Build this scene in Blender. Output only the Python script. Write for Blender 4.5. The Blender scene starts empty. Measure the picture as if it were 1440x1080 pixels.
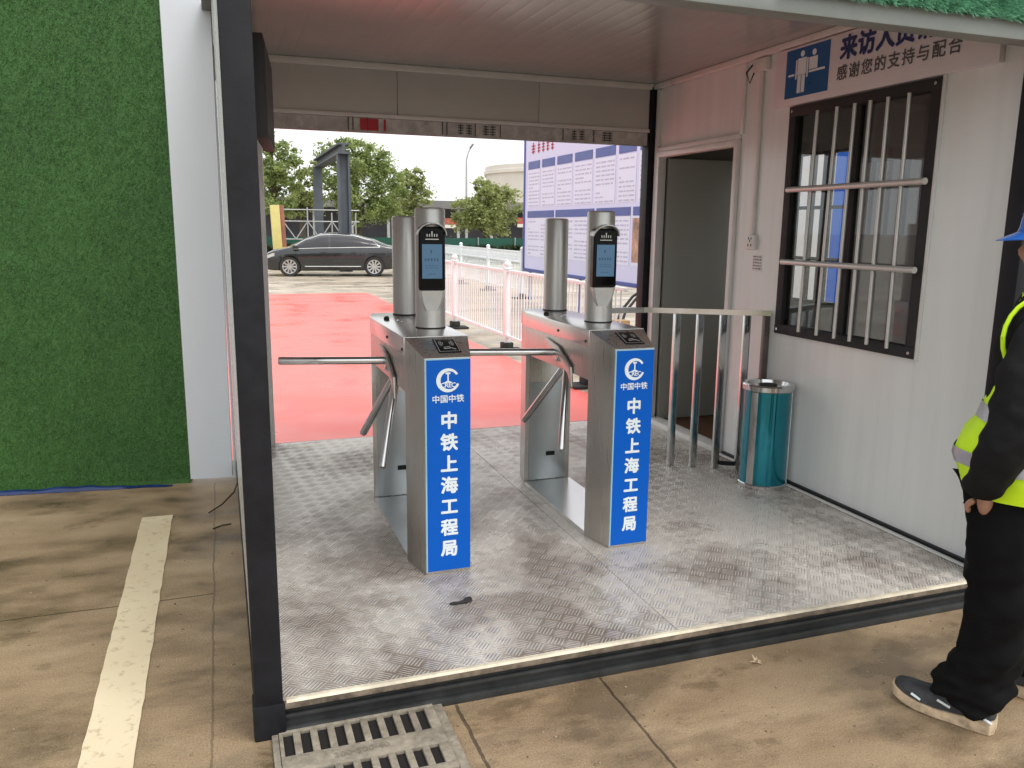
import bpy, bmesh, math, random
from mathutils import Vector, Matrix, Euler, noise
random.seed(7)
S = bpy.context.scene
C = S.collection
PI = math.pi

# ------------------------------------------------------------------ camera, world, sun, exposure
cam = bpy.data.cameras.new('camera'); co = bpy.data.objects.new('camera', cam); C.objects.link(co)
YAW, PITCH, ROLL = 0.3422, 0.1889, 0.0109
fw = Vector((math.sin(YAW)*math.cos(PITCH), math.cos(YAW)*math.cos(PITCH), -math.sin(PITCH)))
rt = Vector((math.cos(YAW), -math.sin(YAW), 0)); up = rt.cross(fw)
r2 = rt*math.cos(ROLL) + up*math.sin(ROLL); u2 = -rt*math.sin(ROLL) + up*math.cos(ROLL)
m = Matrix((r2, u2, -fw)).transposed().to_4x4(); m.translation = Vector((-0.0289, -2.4094, 1.5773))
co.matrix_world = m
cam.sensor_width = 36; cam.lens = 36*1147.63/1440; cam.clip_start = 0.05; cam.clip_end = 2000
S.camera = co
SUN_EL, SUN_AZ = math.radians(58), math.radians(150)
W = bpy.data.worlds.new('World'); S.world = W; W.use_nodes = True
nt = W.node_tree; bg = nt.nodes['Background']
sky = nt.nodes.new('ShaderNodeTexSky'); sky.sky_type = 'NISHITA'; sky.sun_disc = False
sky.sun_elevation = SUN_EL; sky.sun_rotation = SUN_AZ; sky.air_density = 1.4; sky.dust_density = 6; sky.ozone_density = 1
hs = nt.nodes.new('ShaderNodeHueSaturation'); hs.inputs['Saturation'].default_value = 0.2
mx = nt.nodes.new('ShaderNodeMix'); mx.data_type = 'RGBA'; mx.inputs[0].default_value = 0.72
mx.inputs[7].default_value = (7.8, 8.0, 8.0, 1)          # the even white of an overcast sky
nt.links.new(sky.outputs[0], hs.inputs['Color']); nt.links.new(hs.outputs[0], mx.inputs[6])
nt.links.new(mx.outputs[2], bg.inputs['Color']); bg.inputs['Strength'].default_value = 0.13
sl = bpy.data.lights.new('sun', 'SUN'); sl.energy = 0.8; sl.angle = math.radians(25); sl.color = (1, .96, .9)
so = bpy.data.objects.new('sun', sl); C.objects.link(so)
sd = Vector((math.sin(SUN_AZ)*math.cos(SUN_EL), math.cos(SUN_AZ)*math.cos(SUN_EL), math.sin(SUN_EL)))
so.rotation_euler = sd.to_track_quat('Z', 'Y').to_euler(); so.location = (0, 0, 20)
S.view_settings.view_transform = 'Standard'; S.view_settings.look = 'None'; S.view_settings.gamma = 1
S.view_settings.exposure = 0.68
try:
    S.render.engine = 'CYCLES'
    S.cycles.use_denoising = True; S.cycles.max_bounces = 10; S.cycles.transparent_max_bounces = 16
    S.cycles.sample_clamp_indirect = 6
except Exception: pass

# ------------------------------------------------------------------ materials
def newmat(name):
    mt = bpy.data.materials.new(name); mt.use_nodes = True
    n = mt.node_tree.nodes; return mt, n, mt.node_tree.links, n['Principled BSDF']
def mat(name, col, rough=.5, metal=0., var=.12, scale=6., bump=0., bscale=60., emit=None, es=1., coat=0., rvar=.1, stretch=None, spec=.5):
    mt, n, l, p = newmat(name)
    tc = n.new('ShaderNodeTexCoord'); mp = n.new('ShaderNodeMapping'); l.new(tc.outputs['Object'], mp.inputs[0])
    if stretch: mp.inputs['Scale'].default_value = stretch
    nz = n.new('ShaderNodeTexNoise'); nz.inputs['Scale'].default_value = scale; nz.inputs['Detail'].default_value = 6; nz.inputs['Roughness'].default_value = .62
    l.new(mp.outputs[0], nz.inputs['Vector'])
    rp = n.new('ShaderNodeValToRGB'); rp.color_ramp.elements[0].position = .3; rp.color_ramp.elements[1].position = .7
    a = [max(0, c*(1-var)) for c in col]; b = [min(1, c*(1+var)) for c in col]
    rp.color_ramp.elements[0].color = (*a, 1); rp.color_ramp.elements[1].color = (*b, 1)
    l.new(nz.outputs[0], rp.inputs[0]); l.new(rp.outputs[0], p.inputs['Base Color'])
    mr = n.new('ShaderNodeMapRange'); mr.inputs[1].default_value = .3; mr.inputs[2].default_value = .7
    mr.inputs[3].default_value = max(.02, rough-rvar); mr.inputs[4].default_value = min(1, rough+rvar)
    l.new(nz.outputs[0], mr.inputs[0]); l.new(mr.outputs[0], p.inputs['Roughness'])
    p.inputs['Metallic'].default_value = metal; p.inputs['Coat Weight'].default_value = coat; p.inputs['Specular IOR Level'].default_value = spec
    if bump:
        n2 = n.new('ShaderNodeTexNoise'); n2.inputs['Scale'].default_value = bscale; n2.inputs['Detail'].default_value = 4
        l.new(mp.outputs[0], n2.inputs['Vector'])
        bp = n.new('ShaderNodeBump'); bp.inputs['Strength'].default_value = bump; bp.inputs['Distance'].default_value = .01
        l.new(n2.outputs[0], bp.inputs['Height']); l.new(bp.outputs[0], p.inputs['Normal'])
    if emit:
        p.inputs['Emission Color'].default_value = (*emit, 1); p.inputs['Emission Strength'].default_value = es
    return mt
def math_node(n, l, op, a, b=None, c=None):
    q = n.new('ShaderNodeMath'); q.operation = op
    for i, v in enumerate((a, b, c)):
        if v is None: continue
        if isinstance(v, (int, float)): q.inputs[i].default_value = v
        else: l.new(v, q.inputs[i])
    return q.outputs[0]

M = {}
M['frame'] = mat('dark grey painted steel', (.013, .0135, .017), .5, 0, .35, 9, .05, 120, spec=.22)
M['white_panel'] = mat('white glossy sandwich panel', (.74, .75, .74), .22, 0, .04, 2.2, coat=.2, stretch=(1, 1, .3))
M['ceil'] = mat('ceiling sheet', (.70, .66, .63), .22, 0, .05, 2)
M['trim'] = mat('white trim', (.7, .69, .67), .35, 0, .06, 8)
M['header'] = mat('header panel', (.52, .52, .50), .4, 0, .05, 3)
M['film'] = mat('wrinkled protective film', (.50, .48, .46), .25, 0, .25, 14, .25, 30)
M['steel'] = mat('brushed stainless steel', (.50, .48, .455), .30, .85, .05, 5, stretch=(14, 14, .5), rvar=.06, bump=.03, bscale=30)
M['steel_top'] = mat('polished stainless lid', (.66, .655, .65), .24, .9, .04, 6, rvar=.03)
M['tube'] = mat('polished steel tube', (.60, .605, .61), .16, 1, .08, 12, rvar=.05)
M['alu'] = mat('satin anodised column', (.58, .58, .565), .36, .62, .05, 9, stretch=(1, 1, .2), rvar=.06)
M['silver_plastic'] = mat('silver plastic', (.62, .63, .62), .35, .3, .05, 8)
M['black'] = mat('black plastic', (.008, .008, .009), .35, 0, .1, 12, spec=.2)
M['black_matt'] = mat('black matt', (.02, .02, .021), .7, 0, .2, 20)
M['rubber'] = mat('black rubber', (.022, .022, .022), .75, 0, .3, 18, .2, 40)
M['blue_sign'] = mat('blue sign sheet', (.001, .105, .53), .36, 0, .03, 3, rvar=.02, spec=.2)
M['blue_edge'] = mat('pale blue edging', (.30, .55, .70), .3, 0, .06, 3)
M['letter'] = mat('white lettering', (.78, .86, .90), .4, 0, .03, 10)
M['screen'] = mat('lit screen', (.03, .05, .08), .2, 0, .1, 10, emit=(.10, .20, .31), es=.42, spec=.15)
M['screen_dark'] = mat('screen marks', (.02, .05, .09), .2, 0, .1, 10, emit=(.03, .07, .12), es=.4)
M['glassblk'] = mat('black glass', (.004, .004, .005), .12, 0, .05, 10, spec=.15)
M['teal'] = mat('teal metallic lacquer', (.0, .20, .27), .2, .75, .06, 3, coat=.6)
M['sign_white'] = mat('sign board white', (.72, .69, .72), .4, 0, .03, 6)
M['sign_navy'] = mat('sign navy lettering', (.012, .03, .14), .4, 0, .05, 6)
M['sign_grey'] = mat('sign grey lettering', (.10, .10, .11), .4, 0, .05, 6)
M['sign_blue'] = mat('sign pictogram blue', (.008, .10, .30), .35, 0, .06, 6)
M['grey_wall'] = mat('room lining', (.26, .26, .245), .5, 0, .06, 2)
M['wood'] = mat('brown floor boards', (.12, .055, .025), .4, 0, .3, 5, stretch=(1, 8, 1))
M['whitefence'] = mat('white fence paint', (.80, .86, .88), .35, 0, .05, 6)
M['boardpanel'] = mat('printed notice sheet', (.62, .63, .86), .4, 0, .03, 1.5)
M['boardsheet'] = mat('printed notice paper', (.70, .72, .88), .4, 0, .03, 1.5)
M['boardblue'] = mat('notice board blue', (.05, .075, .30), .35, 0, .1, 3)
M['boardtext'] = mat('notice print', (.47, .46, .62), .5, 0, .1, 8)
M['red_print'] = mat('red print', (.50, .02, .03), .5, 0, .1, 8)
M['dark_print'] = mat('dark print', (.07, .06, .06), .5, 0, .1, 8)
M['whitepaint'] = mat('white door paint', (.58, .61, .65), .4, 0, .05, 1.5, stretch=(1, 1, .3))
M['tarp'] = mat('blue tarpaulin', (.008, .025, .11), .35, 0, .3, 10, .3, 20)
M['gantry'] = mat('weathered grey blue steel', (.075, .088, .105), .6, 0, .2, 3)
M['yellow'] = mat('yellow paint', (.62, .54, .20), .5, 0, .1, 3)
M['galv'] = mat('galvanised steel', (.42, .43, .43), .45, .6, .15, 5)
M['greenmesh'] = mat('green mesh', (.012, .085, .055), .7, 0, .2, 2)
M['roofgrey'] = mat('grey roof sheet', (.17, .17, .17), .6, 0, .2, 1)
M['concrete_wall'] = mat('beige render', (.66, .62, .56), .8, 0, .06, .6)
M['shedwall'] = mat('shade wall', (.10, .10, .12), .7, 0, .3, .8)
M['carpaint'] = mat('dark grey car paint', (.028, .03, .034), .25, .5, .05, 3, coat=1.)
M['carglass'] = mat('tinted car glass', (.018, .016, .022), .04, 0, .05, 3, coat=.5)
M['chrome'] = mat('chrome', (.8, .8, .8), .1, 1, .02, 3)
M['alloy'] = mat('alloy rim', (.62, .63, .64), .3, .9, .05, 8)
M['headlamp'] = mat('headlamp', (.6, .6, .58), .08, .3, .1, 20, coat=.8)
M['skin'] = mat('skin', (.36, .19, .13), .5, 0, .1, 20)
M['jacket'] = mat('black jacket cloth', (.011, .0115, .0125), .8, 0, .25, 12, .35, 26, spec=.15)
M['trouser'] = mat('black trouser cloth', (.0055, .0055, .006), .85, 0, .25, 9, .35, 18, spec=.1)
M['hivis'] = mat('fluorescent yellow cloth', (.60, .95, .01), .6, 0, .12, 7, .3, 24)
M['reflective'] = mat('reflective tape', (.42, .42, .45), .35, .4, .15, 20)
M['helmet'] = mat('blue helmet', (.015, .13, .52), .25, 0, .05, 6, coat=.4)
M['sole'] = mat('dirty cream sole', (.52, .40, .27), .8, 0, .4, 30, .3, 40)
M['shoe'] = mat('dark grey shoe', (.035, .037, .042), .6, 0, .5, 22, .3, 80)
M['hair'] = mat('black hair', (.012, .010, .010), .6, 0, .2, 40)
M['iron'] = mat('dusty cast iron', (.27, .235, .185), .75, .1, .35, 26, .35, 90)
M['pit_shade'] = mat('dark pit', (.012, .010, .010), .9, 0, .2, 8)
M['bar'] = mat('dull aluminium tube', (.62, .62, .60), .38, .45, .08, 12)
M['twig'] = mat('twig', (.06, .04, .03), .8, 0, .3, 30)
M['card'] = mat('cardboard', (.36, .22, .11), .8, 0, .2, 8)
M['bark'] = mat('bark', (.09, .07, .05), .9, 0, .3, 6, .4, 12)
M['sealant'] = mat('dirty cream sealant', (.62, .55, .43), .65, 0, .35, 9, .2, 60)

def glass_mat():
    mt, n, l, p = newmat('window glass')
    tr = n.new('ShaderNodeBsdfTransparent'); tr.inputs[0].default_value = (.86, .88, .88, 1)
    gl = n.new('ShaderNodeBsdfGlossy'); gl.inputs['Roughness'].default_value = .02; gl.inputs[0].default_value = (.9, .92, .95, 1)
    lw = n.new('ShaderNodeLayerWeight'); lw.inputs[0].default_value = .35
    mr = n.new('ShaderNodeMapRange'); mr.inputs[3].default_value = .004; mr.inputs[4].default_value = .16
    l.new(lw.outputs['Fresnel'], mr.inputs[0])
    ms = n.new('ShaderNodeMixShader'); l.new(mr.outputs[0], ms.inputs[0]); l.new(tr.outputs[0], ms.inputs[1]); l.new(gl.outputs[0], ms.inputs[2])
    l.new(ms.outputs[0], n['Material Output'].inputs[0]); return mt
M['glass'] = glass_mat()

def wall_ribs(axis_scale):
    """white sandwich panel with shallow pressed ribs and faint drips"""
    mt, n, l, p = newmat('ribbed white panel')
    tc = n.new('ShaderNodeTexCoord'); sp = n.new('ShaderNodeSeparateXYZ'); l.new(tc.outputs['Object'], sp.inputs[0])
    w = math_node(n, l, 'SINE', math_node(n, l, 'MULTIPLY', sp.outputs['Y'], 2*PI/.12))
    w = math_node(n, l, 'SMOOTH_MIN', math_node(n, l, 'ABSOLUTE', w), .25, .2)
    bp = n.new('ShaderNodeBump'); bp.inputs['Strength'].default_value = .035; bp.inputs['Distance'].default_value = .004
    l.new(w, bp.inputs['Height']); l.new(bp.outputs[0], p.inputs['Normal'])
    mp = n.new('ShaderNodeMapping'); mp.inputs['Scale'].default_value = (1, 6, .35); l.new(tc.outputs['Object'], mp.inputs[0])
    nz = n.new('ShaderNodeTexNoise'); nz.inputs['Scale'].default_value = 2.2; nz.inputs['Detail'].default_value = 6; l.new(mp.outputs[0], nz.inputs['Vector'])
    rp = n.new('ShaderNodeValToRGB'); rp.color_ramp.elements[0].position = .25; rp.color_ramp.elements[1].position = .6
    rp.color_ramp.elements[0].color = (.73, .745, .735, 1); rp.color_ramp.elements[1].color = (.79, .81, .80, 1)
    l.new(nz.outputs[0], rp.inputs[0]); l.new(rp.outputs[0], p.inputs['Base Color'])
    p.inputs['Roughness'].default_value = .24; return mt
M['wall'] = wall_ribs(1)

def ceiling_mat():
    mt, n, l, p = newmat('ribbed ceiling sheet')
    tc = n.new('ShaderNodeTexCoord'); sp = n.new('ShaderNodeSeparateXYZ'); l.new(tc.outputs['Object'], sp.inputs[0])
    w = math_node(n, l, 'ABSOLUTE', math_node(n, l, 'SINE', math_node(n, l, 'MULTIPLY', sp.outputs['X'], PI/.095)))
    w = math_node(n, l, 'POWER', w, .25)
    bp = n.new('ShaderNodeBump'); bp.inputs['Strength'].default_value = .35; bp.inputs['Distance'].default_value = .004
    l.new(w, bp.inputs['Height']); l.new(bp.outputs[0], p.inputs['Normal'])
    nz = n.new('ShaderNodeTexNoise'); nz.inputs['Scale'].default_value = 1.6; l.new(tc.outputs['Object'], nz.inputs['Vector'])
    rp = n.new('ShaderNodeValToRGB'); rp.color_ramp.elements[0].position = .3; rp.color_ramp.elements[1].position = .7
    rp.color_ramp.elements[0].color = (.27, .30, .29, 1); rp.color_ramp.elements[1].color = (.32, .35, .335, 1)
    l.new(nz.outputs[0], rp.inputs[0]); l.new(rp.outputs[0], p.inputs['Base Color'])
    p.inputs['Roughness'].default_value = .2; return mt
M['ceil'] = ceiling_mat()

def tread_mat():
    """five-bar tread plate, damp and dirty"""
    mt, n, l, p = newmat('five bar tread plate')
    tc = n.new('ShaderNodeTexCoord'); mp = n.new('ShaderNodeMapping')
    mp.inputs['Rotation'].default_value = (0, 0, math.radians(38)); cs = 1/.060
    mp.inputs['Scale'].default_value = (cs, cs, cs); l.new(tc.outputs['Object'], mp.inputs[0])
    sp = n.new('ShaderNodeSeparateXYZ'); l.new(mp.outputs[0], sp.inputs[0])
    X, Y = sp.outputs['X'], sp.outputs['Y']
    fx, fy = math_node(n, l, 'FLOOR', X), math_node(n, l, 'FLOOR', Y)
    par = math_node(n, l, 'ABSOLUTE', math_node(n, l, 'MODULO', math_node(n, l, 'ADD', fx, fy), 2))
    par = math_node(n, l, 'GREATER_THAN', par, .5)
    qx, qy = math_node(n, l, 'FRACT', X), math_node(n, l, 'FRACT', Y)
    def stripes(a, b):
        s = math_node(n, l, 'SINE', math_node(n, l, 'MULTIPLY', a, 2*PI*5)); s = math_node(n, l, 'MULTIPLY_ADD', s, .5, .5)
        s = math_node(n, l, 'POWER', s, 1.5)
        d = math_node(n, l, 'ABSOLUTE', math_node(n, l, 'SUBTRACT', b, .5))
        k = n.new('ShaderNodeMapRange'); k.inputs[1].default_value = .47; k.inputs[2].default_value = .34; l.new(d, k.inputs[0])
        return math_node(n, l, 'MULTIPLY', s, k.outputs[0])
    s1, s2 = stripes(qx, qy), stripes(qy, qx)
    mxh = n.new('ShaderNodeMix'); l.new(par, mxh.inputs[0]); l.new(s1, mxh.inputs[2]); l.new(s2, mxh.inputs[3])
    h = mxh.outputs[0]
    bp = n.new('ShaderNodeBump'); bp.inputs['Strength'].default_value = 1.0; bp.inputs['Distance'].default_value = .004
    l.new(h, bp.inputs['Height']); l.new(bp.outputs[0], p.inputs['Normal'])
    nz = n.new('ShaderNodeTexNoise'); nz.inputs['Scale'].default_value = 1.5; nz.inputs['Detail'].default_value = 9; nz.inputs['Roughness'].default_value = .66; nz.inputs['Distortion'].default_value = .15
    l.new(tc.outputs['Object'], nz.inputs['Vector'])
    n3 = n.new('ShaderNodeTexNoise'); n3.inputs['Scale'].default_value = 14; n3.inputs['Detail'].default_value = 6; l.new(tc.outputs['Object'], n3.inputs['Vector'])
    rp = n.new('ShaderNodeValToRGB'); rp.color_ramp.elements[0].position = .40; rp.color_ramp.elements[1].position = .54
    rp.color_ramp.elements[0].color = (.27, .21, .165, 1); rp.color_ramp.elements[1].color = (.78, .715, .645, 1)
    l.new(nz.outputs[0], rp.inputs[0])
    # raised bars are mixed towards a paler colour
    cl = n.new('ShaderNodeMix'); cl.data_type = 'RGBA'; l.new(math_node(n, l, 'MULTIPLY', h, math_node(n, l, 'MULTIPLY_ADD', nz.outputs[0], 1.5, .05)), cl.inputs[0]); l.new(rp.outputs[0], cl.inputs[6]); cl.inputs[7].default_value = (.88, .85, .81, 1)
    dm = n.new('ShaderNodeMix'); dm.data_type = 'RGBA'; dm.blend_type = 'MULTIPLY'; dm.inputs[0].default_value = .25
    l.new(cl.outputs[2], dm.inputs[6]); l.new(n3.outputs[0], dm.inputs[7])
    l.new(dm.outputs[2], p.inputs['Base Color']); p.inputs['Metallic'].default_value = .3
    rr = n.new('ShaderNodeMapRange'); rr.inputs[1].default_value = .35; rr.inputs[2].default_value = .65; rr.inputs[3].default_value = .16; rr.inputs[4].default_value = .38
    l.new(nz.outputs[0], rr.inputs[0]); l.new(rr.outputs[0], p.inputs['Roughness'])
    return mt
M['tread'] = tread_mat()

def ground_mat():
    mt, n, l, p = newmat('damp concrete yard')
    tc = n.new('ShaderNodeTexCoord'); sp = n.new('ShaderNodeSeparateXYZ'); l.new(tc.outputs['Object'], sp.inputs[0])
    X, Y = sp.outputs['X'], sp.outputs['Y']
    def nz(sc, det=8, ro=.6, st=None):
        q = n.new('ShaderNodeTexNoise'); q.inputs['Scale'].default_value = sc; q.inputs['Detail'].default_value = det; q.inputs['Roughness'].default_value = ro
        if st:
            mp = n.new('ShaderNodeMapping'); mp.inputs['Scale'].default_value = st; l.new(tc.outputs['Object'], mp.inputs[0]); l.new(mp.outputs[0], q.inputs['Vector'])
        else: l.new(tc.outputs['Object'], q.inputs['Vector'])
        return q.outputs[0]
    big, mid, fine = nz(.9, 8, .6, (.7, 1.3, 1)), nz(3.3, 9, .65, (.7, 1.4, 1)), nz(170, 3)
    rp = n.new('ShaderNodeValToRGB'); e = rp.color_ramp.elements
    e[0].position = .34; e[0].color = (.105, .072, .043, 1); e[1].position = .66; e[1].color = (.40, .30, .19, 1)
    k = e.new(.47); k.color = (.265, .185, .110, 1)
    mixv = math_node(n, l, 'ADD', math_node(n, l, 'MULTIPLY', big, .6), math_node(n, l, 'MULTIPLY', mid, .4))
    l.new(mixv, rp.inputs[0])
    # yard behind the booth: streaked concrete, brighter light there painted as paler colour
    rb = n.new('ShaderNodeValToRGB'); rb.color_ramp.elements[0].position = .35; rb.color_ramp.elements[1].position = .6
    rb.color_ramp.elements[0].color = (.25, .19, .13, 1); rb.color_ramp.elements[1].color = (.52, .45, .36, 1)
    l.new(nz(.6, 8, .65, (.5, 1.4, 1)), rb.inputs[0])
    far = n.new('ShaderNodeMapRange'); far.inputs[1].default_value = 3.0; far.inputs[2].default_value = 3.4; l.new(Y, far.inputs[0])
    mb = n.new('ShaderNodeMix'); mb.data_type = 'RGBA'; l.new(far.outputs[0], mb.inputs[0]); l.new(rp.outputs[0], mb.inputs[6]); l.new(rb.outputs[0], mb.inputs[7])
    # fine grain
    gr = n.new('ShaderNodeMix'); gr.data_type = 'RGBA'; gr.blend_type = 'OVERLAY'; gr.inputs[0].default_value = .75; l.new(mb.outputs[2], gr.inputs[6]); l.new(fine, gr.inputs[7])
    # saw-cut joints between the slabs
    wob = math_node(n, l, 'MULTIPLY', math_node(n, l, 'SUBTRACT', mid, .5), .03)
    def line(coord, at, hw):
        d = math_node(n, l, 'ABSOLUTE', math_node(n, l, 'SUBTRACT', math_node(n, l, 'ADD', coord, wob), at))
        return math_node(n, l, 'LESS_THAN', d, hw)
    left = math_node(n, l, 'LESS_THAN', X, -.13)
    j1 = math_node(n, l, 'MULTIPLY', line(Y, 1.145, .005), left)
    front = math_node(n, l, 'LESS_THAN', Y, 2.8)
    j2 = math_node(n, l, 'MULTIPLY', math_node(n, l, 'MULTIPLY', line(X, -.13, .004), front), .6)
    j3 = math_node(n, l, 'MULTIPLY', line(X, 1.175, .005), math_node(n, l, 'LESS_THAN', Y, 0))
    j4 = line(math_node(n, l, 'FRACT', math_node(n, l, 'DIVIDE', Y, 5)), .5, .0012)
    j4 = math_node(n, l, 'MULTIPLY', j4, math_node(n, l, 'GREATER_THAN', Y, 3.2))
    j5 = math_node(n, l, 'MULTIPLY', line(X, .645, .006), math_node(n, l, 'LESS_THAN', Y, 0))
    jj = math_node(n, l, 'MAXIMUM', math_node(n, l, 'MAXIMUM', math_node(n, l, 'MAXIMUM', j1, j2), j3), math_node(n, l, 'MAXIMUM', j4, j5))
    dk = n.new('ShaderNodeMix'); dk.data_type = 'RGBA'; l.new(math_node(n, l, 'MULTIPLY', jj, .75), dk.inputs[0]); l.new(gr.outputs[2], dk.inputs[6]); dk.inputs[7].default_value = (.05, .035, .022, 1)
    # damp patches
    wet = n.new('ShaderNodeMapRange'); wet.inputs[1].default_value = .50; wet.inputs[2].default_value = .64; l.new(nz(1.25, 9, .62, (1.0, 1.7, 1)), wet.inputs[0])
    wm = n.new('ShaderNodeMix'); wm.data_type = 'RGBA'; wm.blend_type = 'MULTIPLY'; l.new(math_node(n, l, 'MULTIPLY', wet.outputs[0], .8), wm.inputs[0]); l.new(dk.outputs[2], wm.inputs[6]); wm.inputs[7].default_value = (.36, .35, .35, 1)
    stn = n.new('ShaderNodeMapRange'); stn.inputs[1].default_value = .585; stn.inputs[2].default_value = .64; stn.inputs[4].default_value = .55; l.new(nz(2.3, 10, .7, (.8, 1.6, 1)), stn.inputs[0])
    sm = n.new('ShaderNodeMix'); sm.data_type = 'RGBA'; sm.blend_type = 'MULTIPLY'; l.new(stn.outputs[0], sm.inputs[0]); l.new(wm.outputs[2], sm.inputs[6]); sm.inputs[7].default_value = (.40, .37, .34, 1)
    l.new(sm.outputs[2], p.inputs['Base Color'])
    rr = n.new('ShaderNodeMapRange'); rr.inputs[3].default_value = .55; rr.inputs[4].default_value = .2; l.new(wet.outputs[0], rr.inputs[0]); l.new(rr.outputs[0], p.inputs['Roughness'])
    bp = n.new('ShaderNodeBump'); bp.inputs['Strength'].default_value = .25; bp.inputs['Distance'].default_value = .006
    l.new(math_node(n, l, 'SUBTRACT', fine, jj), bp.inputs['Height']); l.new(bp.outputs[0], p.inputs['Normal'])
    return mt
M['ground'] = ground_mat()

def worn_paint(name, col, under, amount, sc=9, rough=.45):
    mt, n, l, p = newmat(name)
    tc = n.new('ShaderNodeTexCoord')
    q = n.new('ShaderNodeTexNoise'); q.inputs['Scale'].default_value = sc; q.inputs['Detail'].default_value = 10; q.inputs['Roughness'].default_value = .7; l.new(tc.outputs['Object'], q.inputs['Vector'])
    q2 = n.new('ShaderNodeTexNoise'); q2.inputs['Scale'].default_value = 1.1; q2.inputs['Detail'].default_value = 6; l.new(tc.outputs['Object'], q2.inputs['Vector'])
    rp = n.new('ShaderNodeValToRGB'); rp.color_ramp.elements[0].position = amount-.05; rp.color_ramp.elements[1].position = amount+.06
    rp.color_ramp.elements[0].color = (*under, 1); rp.color_ramp.elements[1].color = (*col, 1)
    l.new(q.outputs[0], rp.inputs[0])
    d = n.new('ShaderNodeMix'); d.data_type = 'RGBA'; d.blend_type = 'OVERLAY'; d.inputs[0].default_value = .45; l.new(rp.outputs[0], d.inputs[6]); l.new(q2.outputs[0], d.inputs[7])
    l.new(d.outputs[2], p.inputs['Base Color'])
    rr = n.new('ShaderNodeMapRange'); rr.inputs[1].default_value = .35; rr.inputs[2].default_value = .65; rr.inputs[3].default_value = rough-.2; rr.inputs[4].default_value = rough+.15; l.new(q2.outputs[0], rr.inputs[0]); l.new(rr.outputs[0], p.inputs['Roughness'])
    return mt
M['stripe'] = worn_paint('worn cream road paint', (.66, .55, .38), (.42, .32, .21), .39, 20)
def red_paint():
    mt = worn_paint('red floor paint', (.90, .17, .15), (.70, .23, .19), .32, 30, .42)
    n, l = mt.node_tree.nodes, mt.node_tree.links; p = n['Principled BSDF']; src = p.inputs['Base Color'].links[0].from_socket
    tc = n.new('ShaderNodeTexCoord'); mp = n.new('ShaderNodeMapping'); mp.inputs['Scale'].default_value = (.8, .9, 1); mp.inputs['Rotation'].default_value = (0, 0, .5); l.new(tc.outputs['Object'], mp.inputs[0])
    q = n.new('ShaderNodeTexNoise'); q.inputs['Scale'].default_value = 1.3; q.inputs['Detail'].default_value = 10; q.inputs['Roughness'].default_value = .72; q.inputs['Distortion'].default_value = 1.2; l.new(mp.outputs[0], q.inputs['Vector'])
    k = n.new('ShaderNodeMapRange'); k.inputs[1].default_value = .60; k.inputs[2].default_value = .70; k.inputs[4].default_value = .42; l.new(q.outputs[0], k.inputs[0])
    d = n.new('ShaderNodeMix'); d.data_type = 'RGBA'; l.new(k.outputs[0], d.inputs[0]); l.new(src, d.inputs[6]); d.inputs[7].default_value = (.34, .14, .11, 1)
    sp = n.new('ShaderNodeSeparateXYZ'); l.new(tc.outputs['Object'], sp.inputs[0])
    fr = math_node(n, l, 'FRACT', math_node(n, l, 'DIVIDE', sp.outputs['Y'], 5)); ln = math_node(n, l, 'LESS_THAN', math_node(n, l, 'ABSOLUTE', math_node(n, l, 'SUBTRACT', fr, .5)), .0012)
    e = n.new('ShaderNodeMix'); e.data_type = 'RGBA'; l.new(math_node(n, l, 'MULTIPLY', ln, .6), e.inputs[0]); l.new(d.outputs[2], e.inputs[6]); e.inputs[7].default_value = (.2, .08, .06, 1)
    l.new(e.outputs[2], p.inputs['Base Color']); return mt
M['redpaint'] = red_paint()

def turf_mat(name, a, b, sc=30):
    mt, n, l, p = newmat(name)
    tc = n.new('ShaderNodeTexCoord'); q = n.new('ShaderNodeTexNoise'); q.inputs['Scale'].default_value = sc; q.inputs['Detail'].default_value = 5; l.new(tc.outputs['Object'], q.inputs['Vector'])
    q2 = n.new('ShaderNodeTexNoise'); q2.inputs['Scale'].default_value = 2.5; l.new(tc.outputs['Object'], q2.inputs['Vector'])
    s = math_node(n, l, 'ADD', math_node(n, l, 'MULTIPLY', q.outputs[0], .85), math_node(n, l, 'MULTIPLY', q2.outputs[0], .15))
    rp = n.new('ShaderNodeValToRGB'); rp.color_ramp.elements[0].position = .36; rp.color_ramp.elements[1].position = .64
    rp.color_ramp.elements[0].color = (*a, 1); rp.color_ramp.elements[1].color = (*b, 1); l.new(s, rp.inputs[0]); l.new(rp.outputs[0], p.inputs['Base Color'])
    p.inputs['Roughness'].default_value = .6; return mt
M['turf'] = turf_mat('artificial turf', (.012, .056, .008), (.062, .185, .034), 190)
M['turf2'] = turf_mat('pale artificial turf', (.11, .34, .20), (.27, .62, .41), 24)
def leaf_mat(name, a, b):
    mt = turf_mat(name, a, b, 3.0); n, l = mt.node_tree.nodes, mt.node_tree.links; p = n['Principled BSDF']
    tl = n.new('ShaderNodeBsdfTranslucent'); l.new(p.inputs['Base Color'].links[0].from_socket, tl.inputs[0])
    ms = n.new('ShaderNodeMixShader'); ms.inputs[0].default_value = .5; l.new(p.outputs[0], ms.inputs[1]); l.new(tl.outputs[0], ms.inputs[2]); l.new(ms.outputs[0], n['Material Output'].inputs[0])
    return mt
M['leaf1'] = leaf_mat('broad leaves', (.15, .20, .06), (.44, .53, .20))
M['leaf2'] = leaf_mat('light leaves', (.20, .235, .08), (.50, .55, .23))
M['leaf3'] = leaf_mat('hedge leaves', (.02, .045, .02), (.07, .09, .04))

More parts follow.
